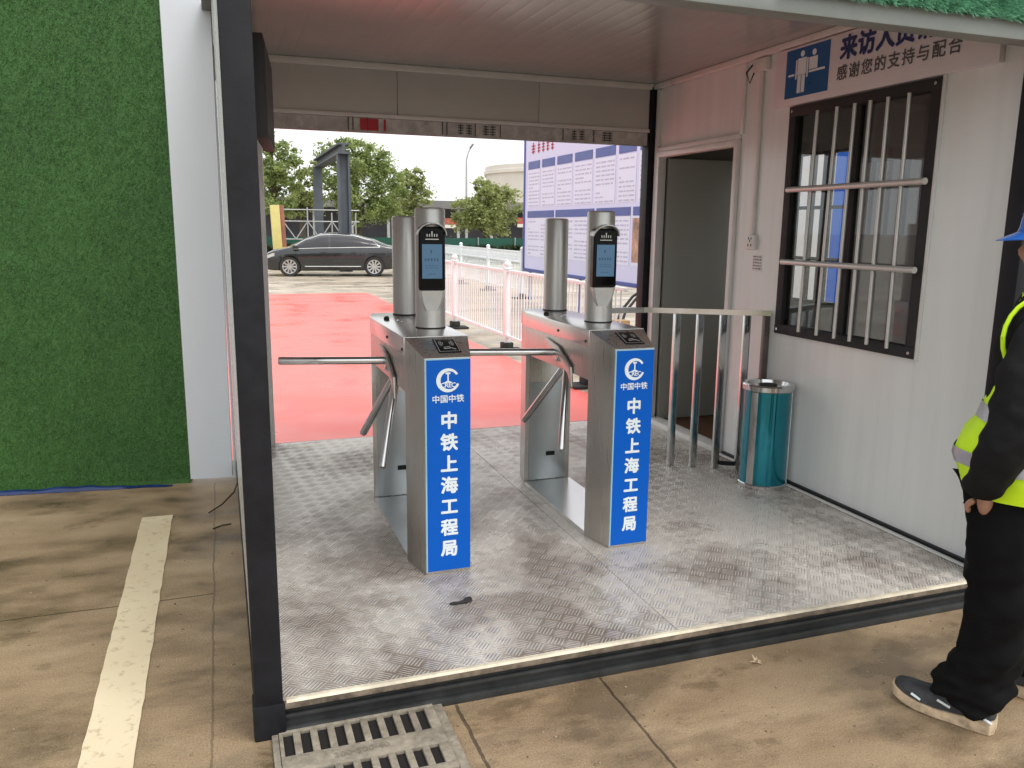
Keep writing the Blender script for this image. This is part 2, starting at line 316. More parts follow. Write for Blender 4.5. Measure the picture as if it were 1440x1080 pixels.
# ------------------------------------------------------------------ geometry helpers
def world_of(o):
    mm = Matrix.Identity(4)
    while o is not None: mm = o.matrix_basis @ mm; o = o.parent
    return mm
class MB:
    def __init__(s): s.b = bmesh.new()
    def box(s, x0, x1, y0, y1, z0, z1, bev=0., seg=2, rot=None, piv=None):
        t = bmesh.new(); bmesh.ops.create_cube(t, size=1)
        for v in t.verts: v.co = Vector(((x0+x1)/2+v.co.x*(x1-x0), (y0+y1)/2+v.co.y*(y1-y0), (z0+z1)/2+v.co.z*(z1-z0)))
        if bev: bmesh.ops.bevel(t, geom=t.edges[:], offset=min(bev, .45*min(abs(x1-x0), abs(y1-y0), abs(z1-z0))), segments=seg, affect='EDGES', profile=.6)
        if rot is not None:
            pv = Vector(piv) if piv else Vector(((x0+x1)/2, (y0+y1)/2, (z0+z1)/2))
            bmesh.ops.rotate(t, cent=pv, matrix=rot, verts=t.verts)
        s._join(t); return s
    def _join(s, t):
        me = bpy.data.meshes.new('tmp'); t.to_mesh(me); t.free(); s.b.from_mesh(me); bpy.data.meshes.remove(me)
    def mesh(s, me, mtx=None):
        n0 = len(s.b.verts); s.b.from_mesh(me); s.b.verts.ensure_lookup_table()
        if mtx is not None:
            for v in s.b.verts[n0:]: v.co = mtx @ v.co
        return s
    def tube(s, pts, r, seg=12, cap=True):
        pts = [Vector(p) for p in pts]; rs = r if isinstance(r, (list, tuple)) else [r]*len(pts)
        rings = []; pu = None
        for i, p in enumerate(pts):
            d = (pts[min(i+1, len(pts)-1)]-pts[max(i-1, 0)]).normalized()
            if pu is None: a = Vector((0, 0, 1)) if abs(d.z) < .9 else Vector((1, 0, 0))
            else: a = pu
            x = d.cross(a).normalized(); y = x.cross(d).normalized(); pu = y
            rings.append([s.b.verts.new(p+rs[i]*(math.cos(k*2*PI/seg)*x+math.sin(k*2*PI/seg)*y)) for k in range(seg)])
        for A, B in zip(rings, rings[1:]):
            for k in range(seg): s.b.faces.new((A[k], A[(k+1) % seg], B[(k+1) % seg], B[k]))
        if cap: s.b.faces.new(rings[0][::-1]); s.b.faces.new(rings[-1])
        return s
    def lathe(s, prof, cx, cy, seg=32, cap=True, a0=0., a1=2*PI):
        full = abs(a1-a0-2*PI) < 1e-6; nn = seg if full else seg+1; rings = []
        for r, z in prof: rings.append([s.b.verts.new((cx+r*math.cos(a0+(a1-a0)*k/seg), cy+r*math.sin(a0+(a1-a0)*k/seg), z)) for k in range(nn)])
        for A, B in zip(rings, rings[1:]):
            for k in range(seg): s.b.faces.new((A[k], A[(k+1) % nn], B[(k+1) % nn], B[k]))
        if cap and full: s.b.faces.new(rings[0][::-1]); s.b.faces.new(rings[-1])
        return s
    def loft(s, rings, cap=True, closed=True):
        R = [[s.b.verts.new(p) for p in r] for r in rings]; k = len(R[0])
        for A, B in zip(R, R[1:]):
            for i in range(k if closed else k-1): s.b.faces.new((A[i], A[(i+1) % k], B[(i+1) % k], B[i]))
        if cap: s.b.faces.new(R[0][::-1]); s.b.faces.new(R[-1])
        return s
    def poly(s, pts): s.b.faces.new([s.b.verts.new(p) for p in pts]); return s
    def prism(s, pts, vec):
        vec = Vector(vec); A = [s.b.verts.new(p) for p in pts]; B = [s.b.verts.new(Vector(p)+vec) for p in pts]
        s.b.faces.new(A[::-1]); s.b.faces.new(B); k = len(A)
        for i in range(k): s.b.faces.new((A[i], A[(i+1) % k], B[(i+1) % k], B[i]))
        return s
    def bevel(s, off, seg=2):
        bmesh.ops.recalc_face_normals(s.b, faces=s.b.faces)
        ed = [e for e in s.b.edges if len(e.link_faces) == 2 and e.calc_face_angle(0) > .4]
        bmesh.ops.bevel(s.b, geom=ed, offset=off, segments=seg, affect='EDGES', profile=.6); return s
    def build(s, name, mt, parent=None, smooth=False, recalc=True):
        if recalc: bmesh.ops.recalc_face_normals(s.b, faces=s.b.faces)
        me = bpy.data.meshes.new(name)
        if parent is not None:
            inv = world_of(parent).inverted()
            for v in s.b.verts: v.co = inv @ v.co
        if smooth:
            for f in s.b.faces: f.smooth = True
            for e in s.b.edges:
                if len(e.link_faces) == 2 and e.calc_face_angle(0) > .7: e.smooth = False
        s.b.to_mesh(me); s.b.free()
        o = bpy.data.objects.new(name, me); C.objects.link(o)
        for q in (mt if isinstance(mt, list) else [mt]): me.materials.append(q)
        if parent is not None: o.parent = parent
        return o
def tag(o, label, cat, group=None):
    o['label'] = label; o['category'] = cat
    if group: o['group'] = group
    return o
def thing(name, label, cat, loc=(0, 0, 0), group=None, rz=0.):
    o = bpy.data.objects.new(name, None); C.objects.link(o); o.location = loc; o.rotation_euler = (0, 0, rz)
    o.empty_display_size = .2; return tag(o, label, cat, group)
def struct(o, kind='structure'): o['kind'] = kind; return o
def copy_tree(o, parent=None):
    c = o.copy(); C.objects.link(c)
    if parent is not None: c.parent = parent
    for ch in list(o.children): copy_tree(ch, c)
    return c
def text_mesh(body, size, bold=0., align='CENTER', spacing=1., ext=.0):
    cu = bpy.data.curves.new('t', 'FONT'); cu.body = body; cu.size = size; cu.offset = bold; cu.align_x = align; cu.align_y = 'CENTER'
    cu.space_character = spacing; cu.resolution_u = 3; cu.offset = 0
    o = bpy.data.objects.new('t', cu); C.objects.link(o)
    me = bpy.data.meshes.new_from_object(o.evaluated_get(bpy.context.evaluated_depsgraph_get()))
    bpy.data.objects.remove(o); bpy.data.curves.remove(cu)
    if bold:                                   # heavier strokes: the glyph overprinted a hair to each side
        b = bmesh.new()
        for k in range(8):
            n0 = len(b.verts); b.from_mesh(me); b.verts.ensure_lookup_table()
            for v in b.verts[n0:]: v.co += Vector((bold*math.cos(k*PI/4), bold*math.sin(k*PI/4), .00006*k))
        b.to_mesh(me); b.free()
    return me
def basis(origin, xa, ya):
    xa = Vector(xa).normalized(); ya = Vector(ya).normalized(); za = xa.cross(ya)
    mm = Matrix((xa, ya, za)).transposed().to_4x4(); mm.translation = Vector(origin); return mm

H0 = .117
# ------------------------------------------------------------------ setting
g = MB(); g.poly([(-300, -60, 0), (300, -60, 0), (300, 600, 0), (-300, 600, 0)])
struct(g.build('ground', M['ground']))
def sheet(name, mt, x0, x1, y0, y1, z=.004, jit=.01, n=24):
    b = MB(); L = [(x0+random.uniform(-jit, jit), y0+(y1-y0)*i/n, z) for i in range(n+1)]; R = [(x1+random.uniform(-jit, jit), y0+(y1-y0)*i/n, z) for i in range(n+1)]
    b.poly(L[::-1]+R); return struct(b.build(name, mt))
sheet('painted_path', M['redpaint'], -2.2, 3.28, 3.26, 17.4, .004, .03)
sheet('painted_line', M['stripe'], -.503, -.348, -.9, 2.25, .004, .0022, 60)

# loose grit on the concrete
b = MB(); rg = random.Random(21)
for i in range(900):
    x, y = rg.uniform(-1.6, 3.2), rg.uniform(-1.0, 2.7)
    if x > -.01 and y > -.02: y = rg.uniform(-1.0, -.03)
    if .03 < x < .6 and -.38 < y < .03: continue
    r = rg.choice((.0015, .002, .0025, .0035, .005)); vs = []
    t = bmesh.new(); bmesh.ops.create_icosphere(t, subdivisions=1, radius=r)
    for v in t.verts: v.co = Vector((v.co.x*rg.uniform(.7, 1.3)+x, v.co.y*rg.uniform(.7, 1.3)+y, v.co.z*.6+r*.3))
    b._join(t)
struct(b.build('loose_grit', mat('grit', (.24, .18, .12), .9, 0, .7, 40)), 'stuff')

# ------------------------------------------------------------------ entrance booth
booth = thing('entrance_booth', 'open fronted grey framed white container booth housing the turnstiles', 'booth', (1.5, 1.6, 0))
PW = .085
def post(x0, x1, y0, y1, z1=2.75): MB().box(x0, x1, y0, y1, .0, z1, .006).build('post', M['frame'], booth, True)
post(0, PW, 0, PW); post(2.958, 3.06, 0, PW); post(2.995, 3.058, 3.14, 3.24, 2.6)
# rear post clad in white sheet
MB().box(.02, .262, 3.15, 3.24, 0, 2.6, .006).build('rear_cladding', M['white_panel'], booth, True)
# front sill: channel with two flanges
b = MB()
b.box(PW, 3.06, .022, .05, .012, .100); b.box(PW, 3.06, .0, .0215, .0, .026, .004); b.box(PW, 3.06, .004, .0215, .058, .070, .003)
b.build('front_sill', mat('dusty dark grey steel', (.034, .036, .036), .5, 0, .4, 8, .1, 80, spec=.3), booth, True)
MB().box(PW+.001, 2.957, .0005, .0215, .092, .1135, .003).build('grimy_edge', mat('grimy worn edge', (.17, .135, .10), .6, 0, .7, 16, .2, 60), booth, True)
b = MB(); b.box(-.006, PW+.006, -.006, PW+.004, .0, .118, .008)
b.build('corner_casting', M['frame'], booth, True)
b = MB(); b.box(0, .06, PW, 3.15, 0, .108); b.box(3.0, 3.06, .09, 3.14, 0, .108); b.box(.06, 3.0, 3.17, 3.24, 0, .108)
b.build('floor_beam', M['frame'], booth)
# tread plates: two sheets
MB().box(.03, 1.50, .012, 3.2, .106, H0).build('floor_plate', M['tread'], booth)
MB().box(1.504, 3.055, .012, 3.2, .106, H0-.001).build('floor_plate', M['tread'], booth)
b = MB(); pts = []
n = 90
for i in range(n+1):
    x = PW+.01+(2.93-PW-.01)*i/n; w = .010+.004*noise.noise(Vector((x*2.2, 0, 3)))
    pts.append([(x, -.001+.0015*noise.noise(Vector((x*4, 2, 3))), H0-.003), (x, .006, H0+.004), (x, .012+w, H0+.003), (x, .013+w, H0-.010)])
b.loft(pts, cap=True, closed=True); b.build('edge_sealant', M['sealant'], booth, True)
b = MB(); b.box(3.012, 3.036, .06, 2.05, H0+.001, H0+.010, .003); b.build('floor_seal', M['trim'], booth, True)
MB().box(3.0365, 3.0597, .09, 2.05, H0+.0005, H0+.022).build('base_gap', M['frame'], booth)  # solid dark strip drawn for the shaded gap at the wall base
# ceiling and roof
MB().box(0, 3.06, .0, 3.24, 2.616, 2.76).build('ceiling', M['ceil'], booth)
b = MB(); b.box(-.05, 3.1, -.02, 3.3, 2.762, 2.80); b.build('roof', M['roofgrey'], booth)
b = MB(); b.box(.262, 3.0, 3.12, 3.1485, 2.575, 2.6155, .006); b.box(3.02, 3.0595, .1, 3.1485, 2.58, 2.6155, .006); b.box(.0, .13, .1, 3.14, 2.575, 2.6155, .006)
b.build('cornice', M['trim'], booth, True)
# rear header of three panels with a film covered flange
for x0, x1 in ((.05, 1.128), (1.131, 2.128), (2.131, 3.0)):
    MB().box(x0, x1, 3.15, 3.23, 2.285, 2.6155, .003).build('header_panel', M['header'], booth, True)
b = MB(); b.box(.05, 3.0, 3.135, 3.16, 2.275, 2.30, .004); b.build('header_moulding', M['trim'], booth, True)
fl = MB(); nx = 120; rows = []
for j in range(5):
    z = 2.183+.09*j/4
    rows.append([(.05+2.94*i/nx, 3.152+.004*noise.noise(Vector((i*.35, z*40, 1))), z+(.004*noise.noise(Vector((i*.22, 5, 1))) if j == 0 else 0)) for i in range(nx+1)])
fl.loft(rows, cap=False, closed=False); film = fl.build('protective_film', M['film'], booth, True)
fl = MB(); fl.box(.05, 3.0, 3.16, 3.23, 2.186, 2.284); fl.build('header_beam', M['frame'], booth)
pr = MB(); pr.box(.88, 1.0, 3.1445, 3.146, 2.195, 2.268); pr.box(1.035, 1.05, 3.1445, 3.146, 2.195, 2.268)
pr.build('red_print', M['red_print'], film)
pr = MB()
for x in (.80, .83, .925, 1.43, 1.46, 1.66, 1.84, 2.31, 2.55): pr.box(x, x+.007, 3.1440, 3.1442, 2.19, 2.272)
for x in (1.54, 1.60, 1.72, 1.77, 2.38, 2.44, 2.62, 2.66):
    for k in range(4): pr.box(x, x+.04, 3.1440, 3.1442, 2.203+k*.017, 2.209+k*.017)
    pr.box(x+.017, x+.023, 3.1440, 3.1442, 2.20, 2.265)
pr.build('printed_marks', M['dark_print'], film)
# front roof beam with turf fascia above
b = MB(); b.box(PW, 2.9575, .0, PW, 2.285, 2.352, .006); b.build('front_beam', mat('grey green beam', (.20, .22, .21), .45, 0, .12, 6), booth, True)
MB().box(-.02, 3.1, -.012, .06, 2.353, 3.0).build('fascia', M['frame'], booth)
b = MB()
for i in range(42000):
    x = random.uniform(1.75, 3.05); z = random.uniform(2.35, 2.60); L = random.uniform(.018, .034); w = .0016
    d = Vector((random.uniform(-.5, .5), -random.uniform(.5, 1), random.uniform(-.9, .2))).normalized()*L; p = Vector((x, -.0125, z)); s_ = Vector((w, 0, random.uniform(-w, w)))
    vs = [b.b.verts.new(q) for q in (p-s_, p+s_, p+d)]; b.b.faces.new(vs)
b.build('turf_fringe', M['turf2'], booth, recalc=False)
# left wall of glossy panels
MB().box(.004, .06, PW, 3.15, .11, 2.6155).build('left_wall', M['white_panel'], booth)
# right wall: butted panels round the door and the window
WX0, WX1 = 3.06, 3.11
b = MB()
for (y0, y1, z0, z1) in ((.086, .555, .0, 2.616), (.5555, 1.6, .0, .985), (.5555, 1.6, 2.262, 2.616), (1.6005, 2.07, .0, 2.616), (3.09, 3.24, 0, 2.616)):
    b.box(WX0, WX1, y0, y1, z0, z1)
b.build('right_wall', M['wall'], booth)
MB().box(WX0+.012, WX1, 2.0705, 3.0895, 2.16, 2.616).build('over_door_panel', M['wall'], booth)
b = MB()
b.box(3.045, 3.0595, 2.045, 2.075, 2.16, 2.575, .003); b.box(3.045, 3.0715, 2.0755, 3.11, 2.135, 2.168, .004); b.box(3.04, 3.0595, 3.09, 3.125, .117, 2.575, .004)
b.build('panel_moulding', M['trim'], booth, True)
b = MB(); b.box(3.035, 3.10, 2.075, 2.115, .118, 2.134, .005); b.box(3.035, 3.10, 3.05, 3.089, .118, 2.134, .005); b.box(3.035, 3.10, 2.1155, 3.0495, 2.095, 2.134, .005)
dfr = b.build('door_frame', M['trim'], booth, True)
b = MB(); b.box(3.02, 3.13, 2.116, 3.049, .112, .150, .006); b.build('threshold', M['trim'], dfr, True)
# guard room behind the right wall
GX = 4.2
b = MB()
for (y0, y1, z0, z1) in ((0, 1.55, 0, 2.7), (1.5505, 2.30, 0, 2.7), (2.3005, 2.32, 0, 2.7), (2.3205, 2.99, 0, 1.04), (2.3205, 2.99, 2.16, 2.7), (2.9905, 3.24, 0, 2.7)): b.box(GX, GX+.06, y0, y1, z0, z1)
b.box(3.11, GX-.0005, 0, .05, 0, 2.7); b.box(3.11, GX-.0005, 3.19, 3.24, 0, 2.7)
b.build('guard_room_wall', M['grey_wall'], booth)
MB().box(3.11, GX-.0005, .051, 3.189, .06, .125).build('guard_room_floor', M['wood'], booth)
b = MB(); b.box(3.062, GX+.06, 0, 3.24, 2.71, 2.80); b.build('guard_room_roof', M['roofgrey'], booth)
b = MB()
zz0, zz1 = 1.0405, 2.1595
for y0, y1 in ((2.3205, 2.335), (2.61, 2.69), (2.80, 2.84), (2.975, 2.9895)): b.box(GX+.01, GX+.05, y0, y1, zz0, zz1)
for y0, y1 in ((2.3355, 2.6095), (2.6905, 2.7995), (2.8405, 2.9745)):
    for z0, z1 in ((zz0, 1.06), (1.36, 1.385), (1.74, 1.765), (2.14, zz1)): b.box(GX+.01, GX+.05, y0, y1, z0, z1)
fwn = b.build('back_window', M['black_matt'], booth)
b = MB()
for k in range(5): b.box(GX-.02, GX-.0005, 1.57+k*.15, 1.68+k*.15, 1.56, 2.04)
b.build('wall_panel', mat('grey wall panels', (.55, .57, .57), .6, 0, .05, 3), booth)  # grey panels added on the solid wall for dim strips behind the glass
# open door leaf inside the room
b = MB(); b.box(3.115, 3.97, 3.03, 3.07, .13, 2.09, .004); dl = b.build('door', mat('grey green door', (.36, .37, .33), .45, 0, .05, 2), booth, True)
b = MB(); b.tube([(3.85, 3.02, 1.08), (3.85, 2.98, 1.08), (3.74, 2.98, 1.08)], .01, 10); b.build('handle', M['steel_top'], dl, True)
# window
wy0, wy1, wz0, wz1 = .5555, 1.6, .985, 2.262
win = MB(); fwid = .055
win.box(3.04, 3.10, wy0, wy1, wz0, wz0+fwid, .004); win.box(3.04, 3.10, wy0, wy1, wz1-fwid, wz1, .004)
win.box(3.041, 3.099, wy0, wy0+fwid, wz0+fwid, wz1-fwid, .004); win.box(3.041, 3.099, wy1-fwid, wy1, wz0+fwid, wz1-fwid, .004)
win.box(3.06, 3.09, 1.06, 1.105, wz0+fwid, wz1-fwid, .004)
wo = win.build('window_frame', M['black_matt'], booth, True)
MB().box(3.074, 3.080, wy0+fwid, 1.06, wz0+fwid, wz1-fwid).build('pane', M['glass'], wo)
MB().box(3.066, 3.072, 1.105, wy1-fwid, wz0+fwid, wz1-fwid).build('pane', M['glass'], wo)
b = MB(); b.box(3.045, 3.0595, .54, .555, wz0-.01, wz1+.005, .003); b.build('frame_trim', M['trim'], wo, True)
for y, z in ((.583, 1.012), (1.572, 1.012), (.583, 2.235), (1.572, 2.235)):
    b = MB(); b.tube([(3.041, y, z), (3.034, y, z)], .008, 10); b.build('bolt', M['steel_top'], wo, True)
grl = MB(); grl.tube([(3.0, .55, 1.806), (3.0, 1.515, 1.804)], .0155, 14); go = grl.build('grille_rail', M['bar'], booth, True)
grl = MB(); grl.tube([(3.0, .558, 1.405), (3.0, 1.52, 1.404)], .0155, 14); grl.build('grille_rail', M['bar'], booth, True)
for y, dy in ((1.335, .02), (1.186, .02), (1.059, .01), (.954, .0), (.839, -.005), (.71, -.01)):
    grl = MB(); grl.tube([(3.018, y, 2.21), (3.018, y+dy, 1.02)], .0095, 12); grl.build('grille_bar', M['bar'], booth, True)

# ------------------------------------------------------------------ things on the booth walls
sg = thing('visitor_sign', 'long white visitor notice board with blue pictogram above the barred window', 'sign', (3.03, 1.0, 2.267))
MB().box(3.028, 3.058, .262, 1.728, 2.267, 2.573, .003).build('board', M['sign_white'], sg, True)
MB().box(3.0258, 3.0275, 1.285, 1.635, 2.305, 2.560, .0004).build('pictogram', M['sign_blue'], sg)
def sign_shape(pts, x=3.0245, th=.0010): return [(x, y, z) for y, z in pts]
b = MB()
def disc(cy, cz, r, x=3.0244, n=20): b.prism([(x, cy+r*math.cos(k*2*PI/n), cz+r*math.sin(k*2*PI/n)) for k in range(n)], (.0011, 0, 0))
def rect(y0, y1, z0, z1, x=3.0244): b.prism([(x, y0, z0), (x, y1, z0), (x, y1, z1), (x, y0, z1)], (.0011, 0, 0))
disc(1.500, 2.528, .016); disc(1.405, 2.520, .016)
rect(1.465, 1.535, 2.42, 2.506); rect(1.540, 1.551, 2.40, 2.50); rect(1.449, 1.460, 2.40, 2.50)
rect(1.503, 1.530, 2.325, 2.418); rect(1.470, 1.497, 2.325, 2.418)
rect(1.375, 1.442, 2.435, 2.498); rect(1.315, 1.440, 2.420, 2.431); rect(1.56, 1.61, 2.420, 2.431)
b.build('pictogram_figures', M['letter'], sg)
# y runs right-to-left in view, so text runs along -y
b = MB(); b.mesh(text_mesh('来访人员请登记', .122, .0048, 'LEFT', 1.02), basis((3.0255, 1.208, 2.487), (0, -1, 0), (0, 0, 1))); b.build('heading', M['sign_navy'], sg)
b = MB(); b.mesh(text_mesh('感谢您的支持与配合', .078, .0012, 'LEFT', 1.23), basis((3.0255, 1.222, 2.372), (0, -1, 0), (0, 0, 1))); b.build('caption', M['sign_grey'], sg)

cd = thing('cable_conduit', 'white plastic cable conduit running down wall beside the door', 'conduit', (3.05, 1.885, 1.56))
MB().box(3.040, 3.0585, 1.872, 1.898, 1.552, 2.5, .004).build('cover_strip', M['trim'], cd, True)
MB().box(3.025, 3.0585, 1.82, 1.96, 2.5, 2.572, .006).build('junction_box', M['trim'], cd, True)
b = MB(); b.tube([(3.03, 1.955, 2.55), (2.99, 1.96, 2.50), (3.01, 1.95, 2.44), (3.03, 1.94, 2.50)], .005, 8); b.build('loose_cable', M['black_matt'], cd, True)
sk = thing('wall_socket', 'white wall socket at foot of the plastic conduit', 'socket', (3.05, 1.885, 1.45))
MB().box(3.035, 3.0585, 1.842, 1.928, 1.462, 1.55, .006).build('faceplate', M['trim'], sk, True)
b = MB()
for y, z in ((1.87, 1.49), (1.90, 1.49), (1.885, 1.515), (1.872, 1.53), (1.898, 1.53)): b.box(3.0335, 3.0345, y-.004, y+.004, z-.007, z+.007)
b.build('slot', M['black'], sk)
st = thing('wall_notice', 'small handwritten paper note stuck below the wall socket', 'note', (3.058, 1.82, 1.33))
MB().box(3.0575, 3.0588, 1.785, 1.875, 1.335, 1.435).build('paper', M['trim'], st)
b = MB()
for k in range(5):
    for q in range(5): b.box(3.0568, 3.0572, 1.792+q*.0165, 1.804+q*.0165-random.uniform(0, .004), 1.345+k*.018, 1.352+k*.018+random.uniform(0, .004))
b.build('handwriting', M['dark_print'], st)
tv = thing('wall_screen', 'black display screen mounted high on the left inner wall, seen edge on', 'screen', (.15, 1.1, 1.87))
R_ = Matrix.Rotation(math.radians(-6), 3, 'Z')
MB().box(.165, .205, .55, 1.14, 1.868, 2.20, .006, rot=R_, piv=(.2, 1.14, 2)).build('casing', M['black_matt'], tv, True)
MB().box(.2056, .2068, .57, 1.12, 1.885, 2.185, rot=R_, piv=(.2, 1.14, 2)).build('display', M['black_matt'], tv)
MB().box(.06, .165, .8, .9, 1.98, 2.08, rot=R_, piv=(.2, 1.14, 2)).build('bracket', M['black_matt'], tv)

# ------------------------------------------------------------------ turnstiles
def emblem(cx, cz, r, y, th=.0012):
    b = MB(); n = 40; a0, a1 = math.radians(32), math.radians(340)
    for i in range(n):
        p, q = a0+(a1-a0)*i/n, a0+(a1-a0)*(i+1)/n
        def w(a): return .20+.16*max(0, math.cos((a-PI)*.75))   # the band is heavier on the left
        pts = [(cx+r*math.cos(p), y, cz+r*math.sin(p)), (cx+r*math.cos(q), y, cz+r*math.sin(q)), (cx+r*(1-w(q))*math.cos(q), y, cz+r*(1-w(q))*math.sin(q)), (cx+r*(1-w(p))*math.cos(p), y, cz+r*(1-w(p))*math.sin(p))]
        b.prism(pts, (0, th, 0))
    def rp(pts): b.prism([(cx+r*u, y, cz+r*v) for u, v in pts], (0, th, 0))
    rp([(-.2, .52), (.2, .52), (.2, .66), (-.2, .66)])            # rail head
    rp([(-.06, -.05), (.06, -.05), (.06, .52), (-.06, .52)])      # web
    rp([(-.42, -.2), (.42, -.2), (.06, -.04), (-.06, -.04)])      # foot
    b.mesh(text_mesh('CREC', r*.55, r*.012, 'CENTER', .92), basis((cx, y, cz-.42*r), (1, 0, 0), (0, 0, 1)))
    return b
A_, B_, LN, CH = .0987, .14, 1.2025, .1845
ZS = .9356
def hexa(z, a=A_, b_=B_, y0=0., y1=LN, ch=CH):
    return [(-a, y0, z), (a, y0, z), (b_, y0+ch, z), (b_, y1-ch, z), (a, y1, z), (-a, y1, z), (-b_, y1-ch, z), (-b_, y0+ch, z)]
def make_turnstile():
    t = thing('turnstile', 'x', 'turnstile', (0, 0, 0), 'turnstiles in the booth')
    # front pillar
    bt = [(-A_, 0, .0), (A_, 0, .0), (B_, CH, .0), (-B_, CH, .0)]
    tp = [(-A_, 0, ZS), (A_, 0, ZS), (B_, CH, .999), (-B_, CH, .999)]
    b = MB(); b.loft([bt, tp]); b.bevel(.003); fp = b.build('front_pillar', M['steel'], t, True)
    b = MB(); b.box(-.091, .0965, -.0045, -.0005, .012, ZS-.008, .001); pn = b.build('sign_panel', M['blue_sign'], t)
    b = MB(); b.box(-.0975, -.0915, -.005, -.0005, .012, ZS-.004); b.box(-.0912, .0968, -.0052, -.0005, ZS-.0078, ZS-.003); b.build('panel_edging', M['blue_edge'], pn)
    emblem(.0, .842, .050, -.0062).build('emblem', M['letter'], pn)
    b = MB(); b.mesh(text_mesh('中国中铁', .0345, .0006, 'CENTER', 1.0), basis((0, -.0055, .762), (1, 0, 0), (0, 0, 1))); b.build('emblem_caption', M['letter'], pn)
    b = MB()
    for i, c in enumerate('中铁上海工程局'): b.mesh(text_mesh(c, .076, .0028, 'CENTER'), basis((.004, -.0055, .667-i*.0935), (1, 0, 0), (0, 0, 1)))
    b.build('lettering', M['letter'], pn)
    # card reader let into the sloping face
    nrm = Vector((0, -(.999-ZS), CH)).normalized(); ya = Vector((0, CH, .999-ZS)).normalized()
    bm_ = basis((.022, .095, ZS+(.999-ZS)*.095/CH+.001), (1, 0, 0), ya)
    rd = MB(); c = bmesh.new()
    q = MB(); q.box(-.048, .048, -.062, .062, 0, .0045, .002); me = bpy.data.meshes.new('tmp'); q.b.to_mesh(me); rd.mesh(me, bm_)
    ro = rd.build('card_reader', M['black'], t, True)
    rd = MB(); z = .0052
    def ln(p0, p1, w=.0011):
        p0, p1 = Vector((*p0, z)), Vector((*p1, z)); d = (p1-p0).normalized(); s_ = Vector((-d.y, d.x, 0))*w
        rd.poly([bm_ @ x for x in (p0-s_, p1-s_, p1+s_, p0+s_)])
    for p0, p1 in (((-.043, -.056), (.043, -.056)), ((.043, -.056), (.043, .056)), ((.043, .056), (-.043, .056)), ((-.043, .056), (-.043, -.056))): ln(p0, p1)
    for sgn in (-1, 1):
        for r_ in (.010, .017, .024):
            for k in range(6):
                a, e = -.8+1.6*k/6, -.8+1.6*(k+1)/6
                ln((sgn*(.006+r_*math.cos(a)), .016+1.3*r_*math.sin(a)), (sgn*(.006+r_*math.cos(e)), .016+1.3*r_*math.sin(e)))
    ln((-.018, -.02), (.012, -.012), .002); ln((-.02, -.032), (.014, -.026), .003); ln((.014, -.026), (.03, -.04), .003)
    rd.build('card_symbol', M['silver_plastic'], ro)
    # rear pillar: shell with inset service panel
    def rp(z): return [(-B_, LN-CH, z), (B_, LN-CH, z), (A_, LN, z), (-A_, LN, z)]
    b = MB(); b.loft([rp(0), rp(.765)]); b.bevel(.003); rpo = b.build('rear_pillar', M['steel'], t, True)
    b = MB(); b.box(-.115, .110, LN-CH-.0055, LN-CH-.0005, .025, .60, .002); so_ = b.build('service_panel', mat('grey service panel', (.36, .40, .42), .3, .8, .02, 4, rvar=.02), t, True)
    b = MB(); b.box(-.01, .045, LN-CH-.008, LN-CH-.006, .165, .19, .001); b.build('panel_slot', M['black'], so_)
    # plinth between the pillars
    b = MB(); b.loft([hexa(.0, A_-.002, B_-.001, CH+.0005, LN-CH-.0062, 0.), hexa(.022, A_-.002, B_-.001, CH+.0005, LN-CH-.0062, 0.)]); b.build('plinth', M['steel_top'], t)
    # mechanism housing and lid
    def case(z, o_=0): return [(-B_-o_, CH+.0005, z), (B_+o_, CH+.0005, z), (B_+o_, LN-CH, z), (A_+o_, LN+o_, z), (-A_-o_, LN+o_, z), (-B_-o_, LN-CH, z)]
    b = MB(); b.loft([case(.766), case(.92)]); b.bevel(.003); ho = b.build('housing', M['steel'], t, True)
    b = MB(); b.loft([case(.9205, .003), case(1.0, .003)]); b.bevel(.003); lid = b.build('lid', M['steel_top'], t, True)
    b = MB(); b.lathe([(.026, .0), (.026, .003), (.022, .005)], -.02, .80, 24)
    for v in b.b.verts: v.co.z += 1.0005
    b.build('access_cap', M['steel_top'], lid, True)
    b = MB(); b.lathe([(.014, 1.0005), (.014, 1.010), (.009, 1.018)], -.085, .86, 16); b.build('lock_knob', M['rubber'], lid, True)
    for y_, z_ in ((.55, .955), (.215, .945)):
        b = MB(); b.tube([(-B_-.003, y_, z_), (-B_-.0075, y_, z_)], .0065, 12); b.build('screw', M['black'], lid, True)
    # hub and three arms
    hub = Vector((-.105, .515, .795)); ax = Vector((-1, 0, -1)).normalized()
    b = MB(); b.tube([hub-ax*.02, hub+ax*.030], [.072, .055], 20); b.build('hub', M['tube'], t, True)
    pl_ = [(-B_-.004, .34, .70), (-B_-.004, .40, .765), (-B_-.004, .72, .85), (-B_-.004, .70, .905), (-B_-.004, .52, .88), (-B_-.004, .36, .80)]
    b = MB(); b.prism(pl_, (-.012, 0, 0)); b.bevel(.004); b.build('hub_guard', M['steel'], t, True)
    for i, d in enumerate(((-1, .05, .03), (-.25, .612, -.75), (-.25, -.48, -.80))):
        d = Vector(d).normalized(); L = (.53, .48, .47)[i]
        st_ = hub + Vector((0, 0, .045 if i == 0 else 0)) + Vector((0, .06 if i == 0 else 0, 0))
        b = MB(); n0 = st_+d*.03; n1 = st_+d*L
        b.tube([n0, n1-d*.008, n1-d*.002, n1], [.0185, .0185, .0165, .011], 16); b.build('arm', M['tube'], t, True)
    # rear plain column
    cx = .065
    b = MB(); b.lathe([(.069, 1.0005), (.069, 1.006)], cx, 1.10, 40); b.build('column_seal', M['rubber'], t, True)
    b = MB(); b.lathe([(.067, 1.0065), (.067, 1.505), (.064, 1.512), (.055, 1.516)], cx, 1.10, 40); b.build('rear_column', M['alu'], t, True)
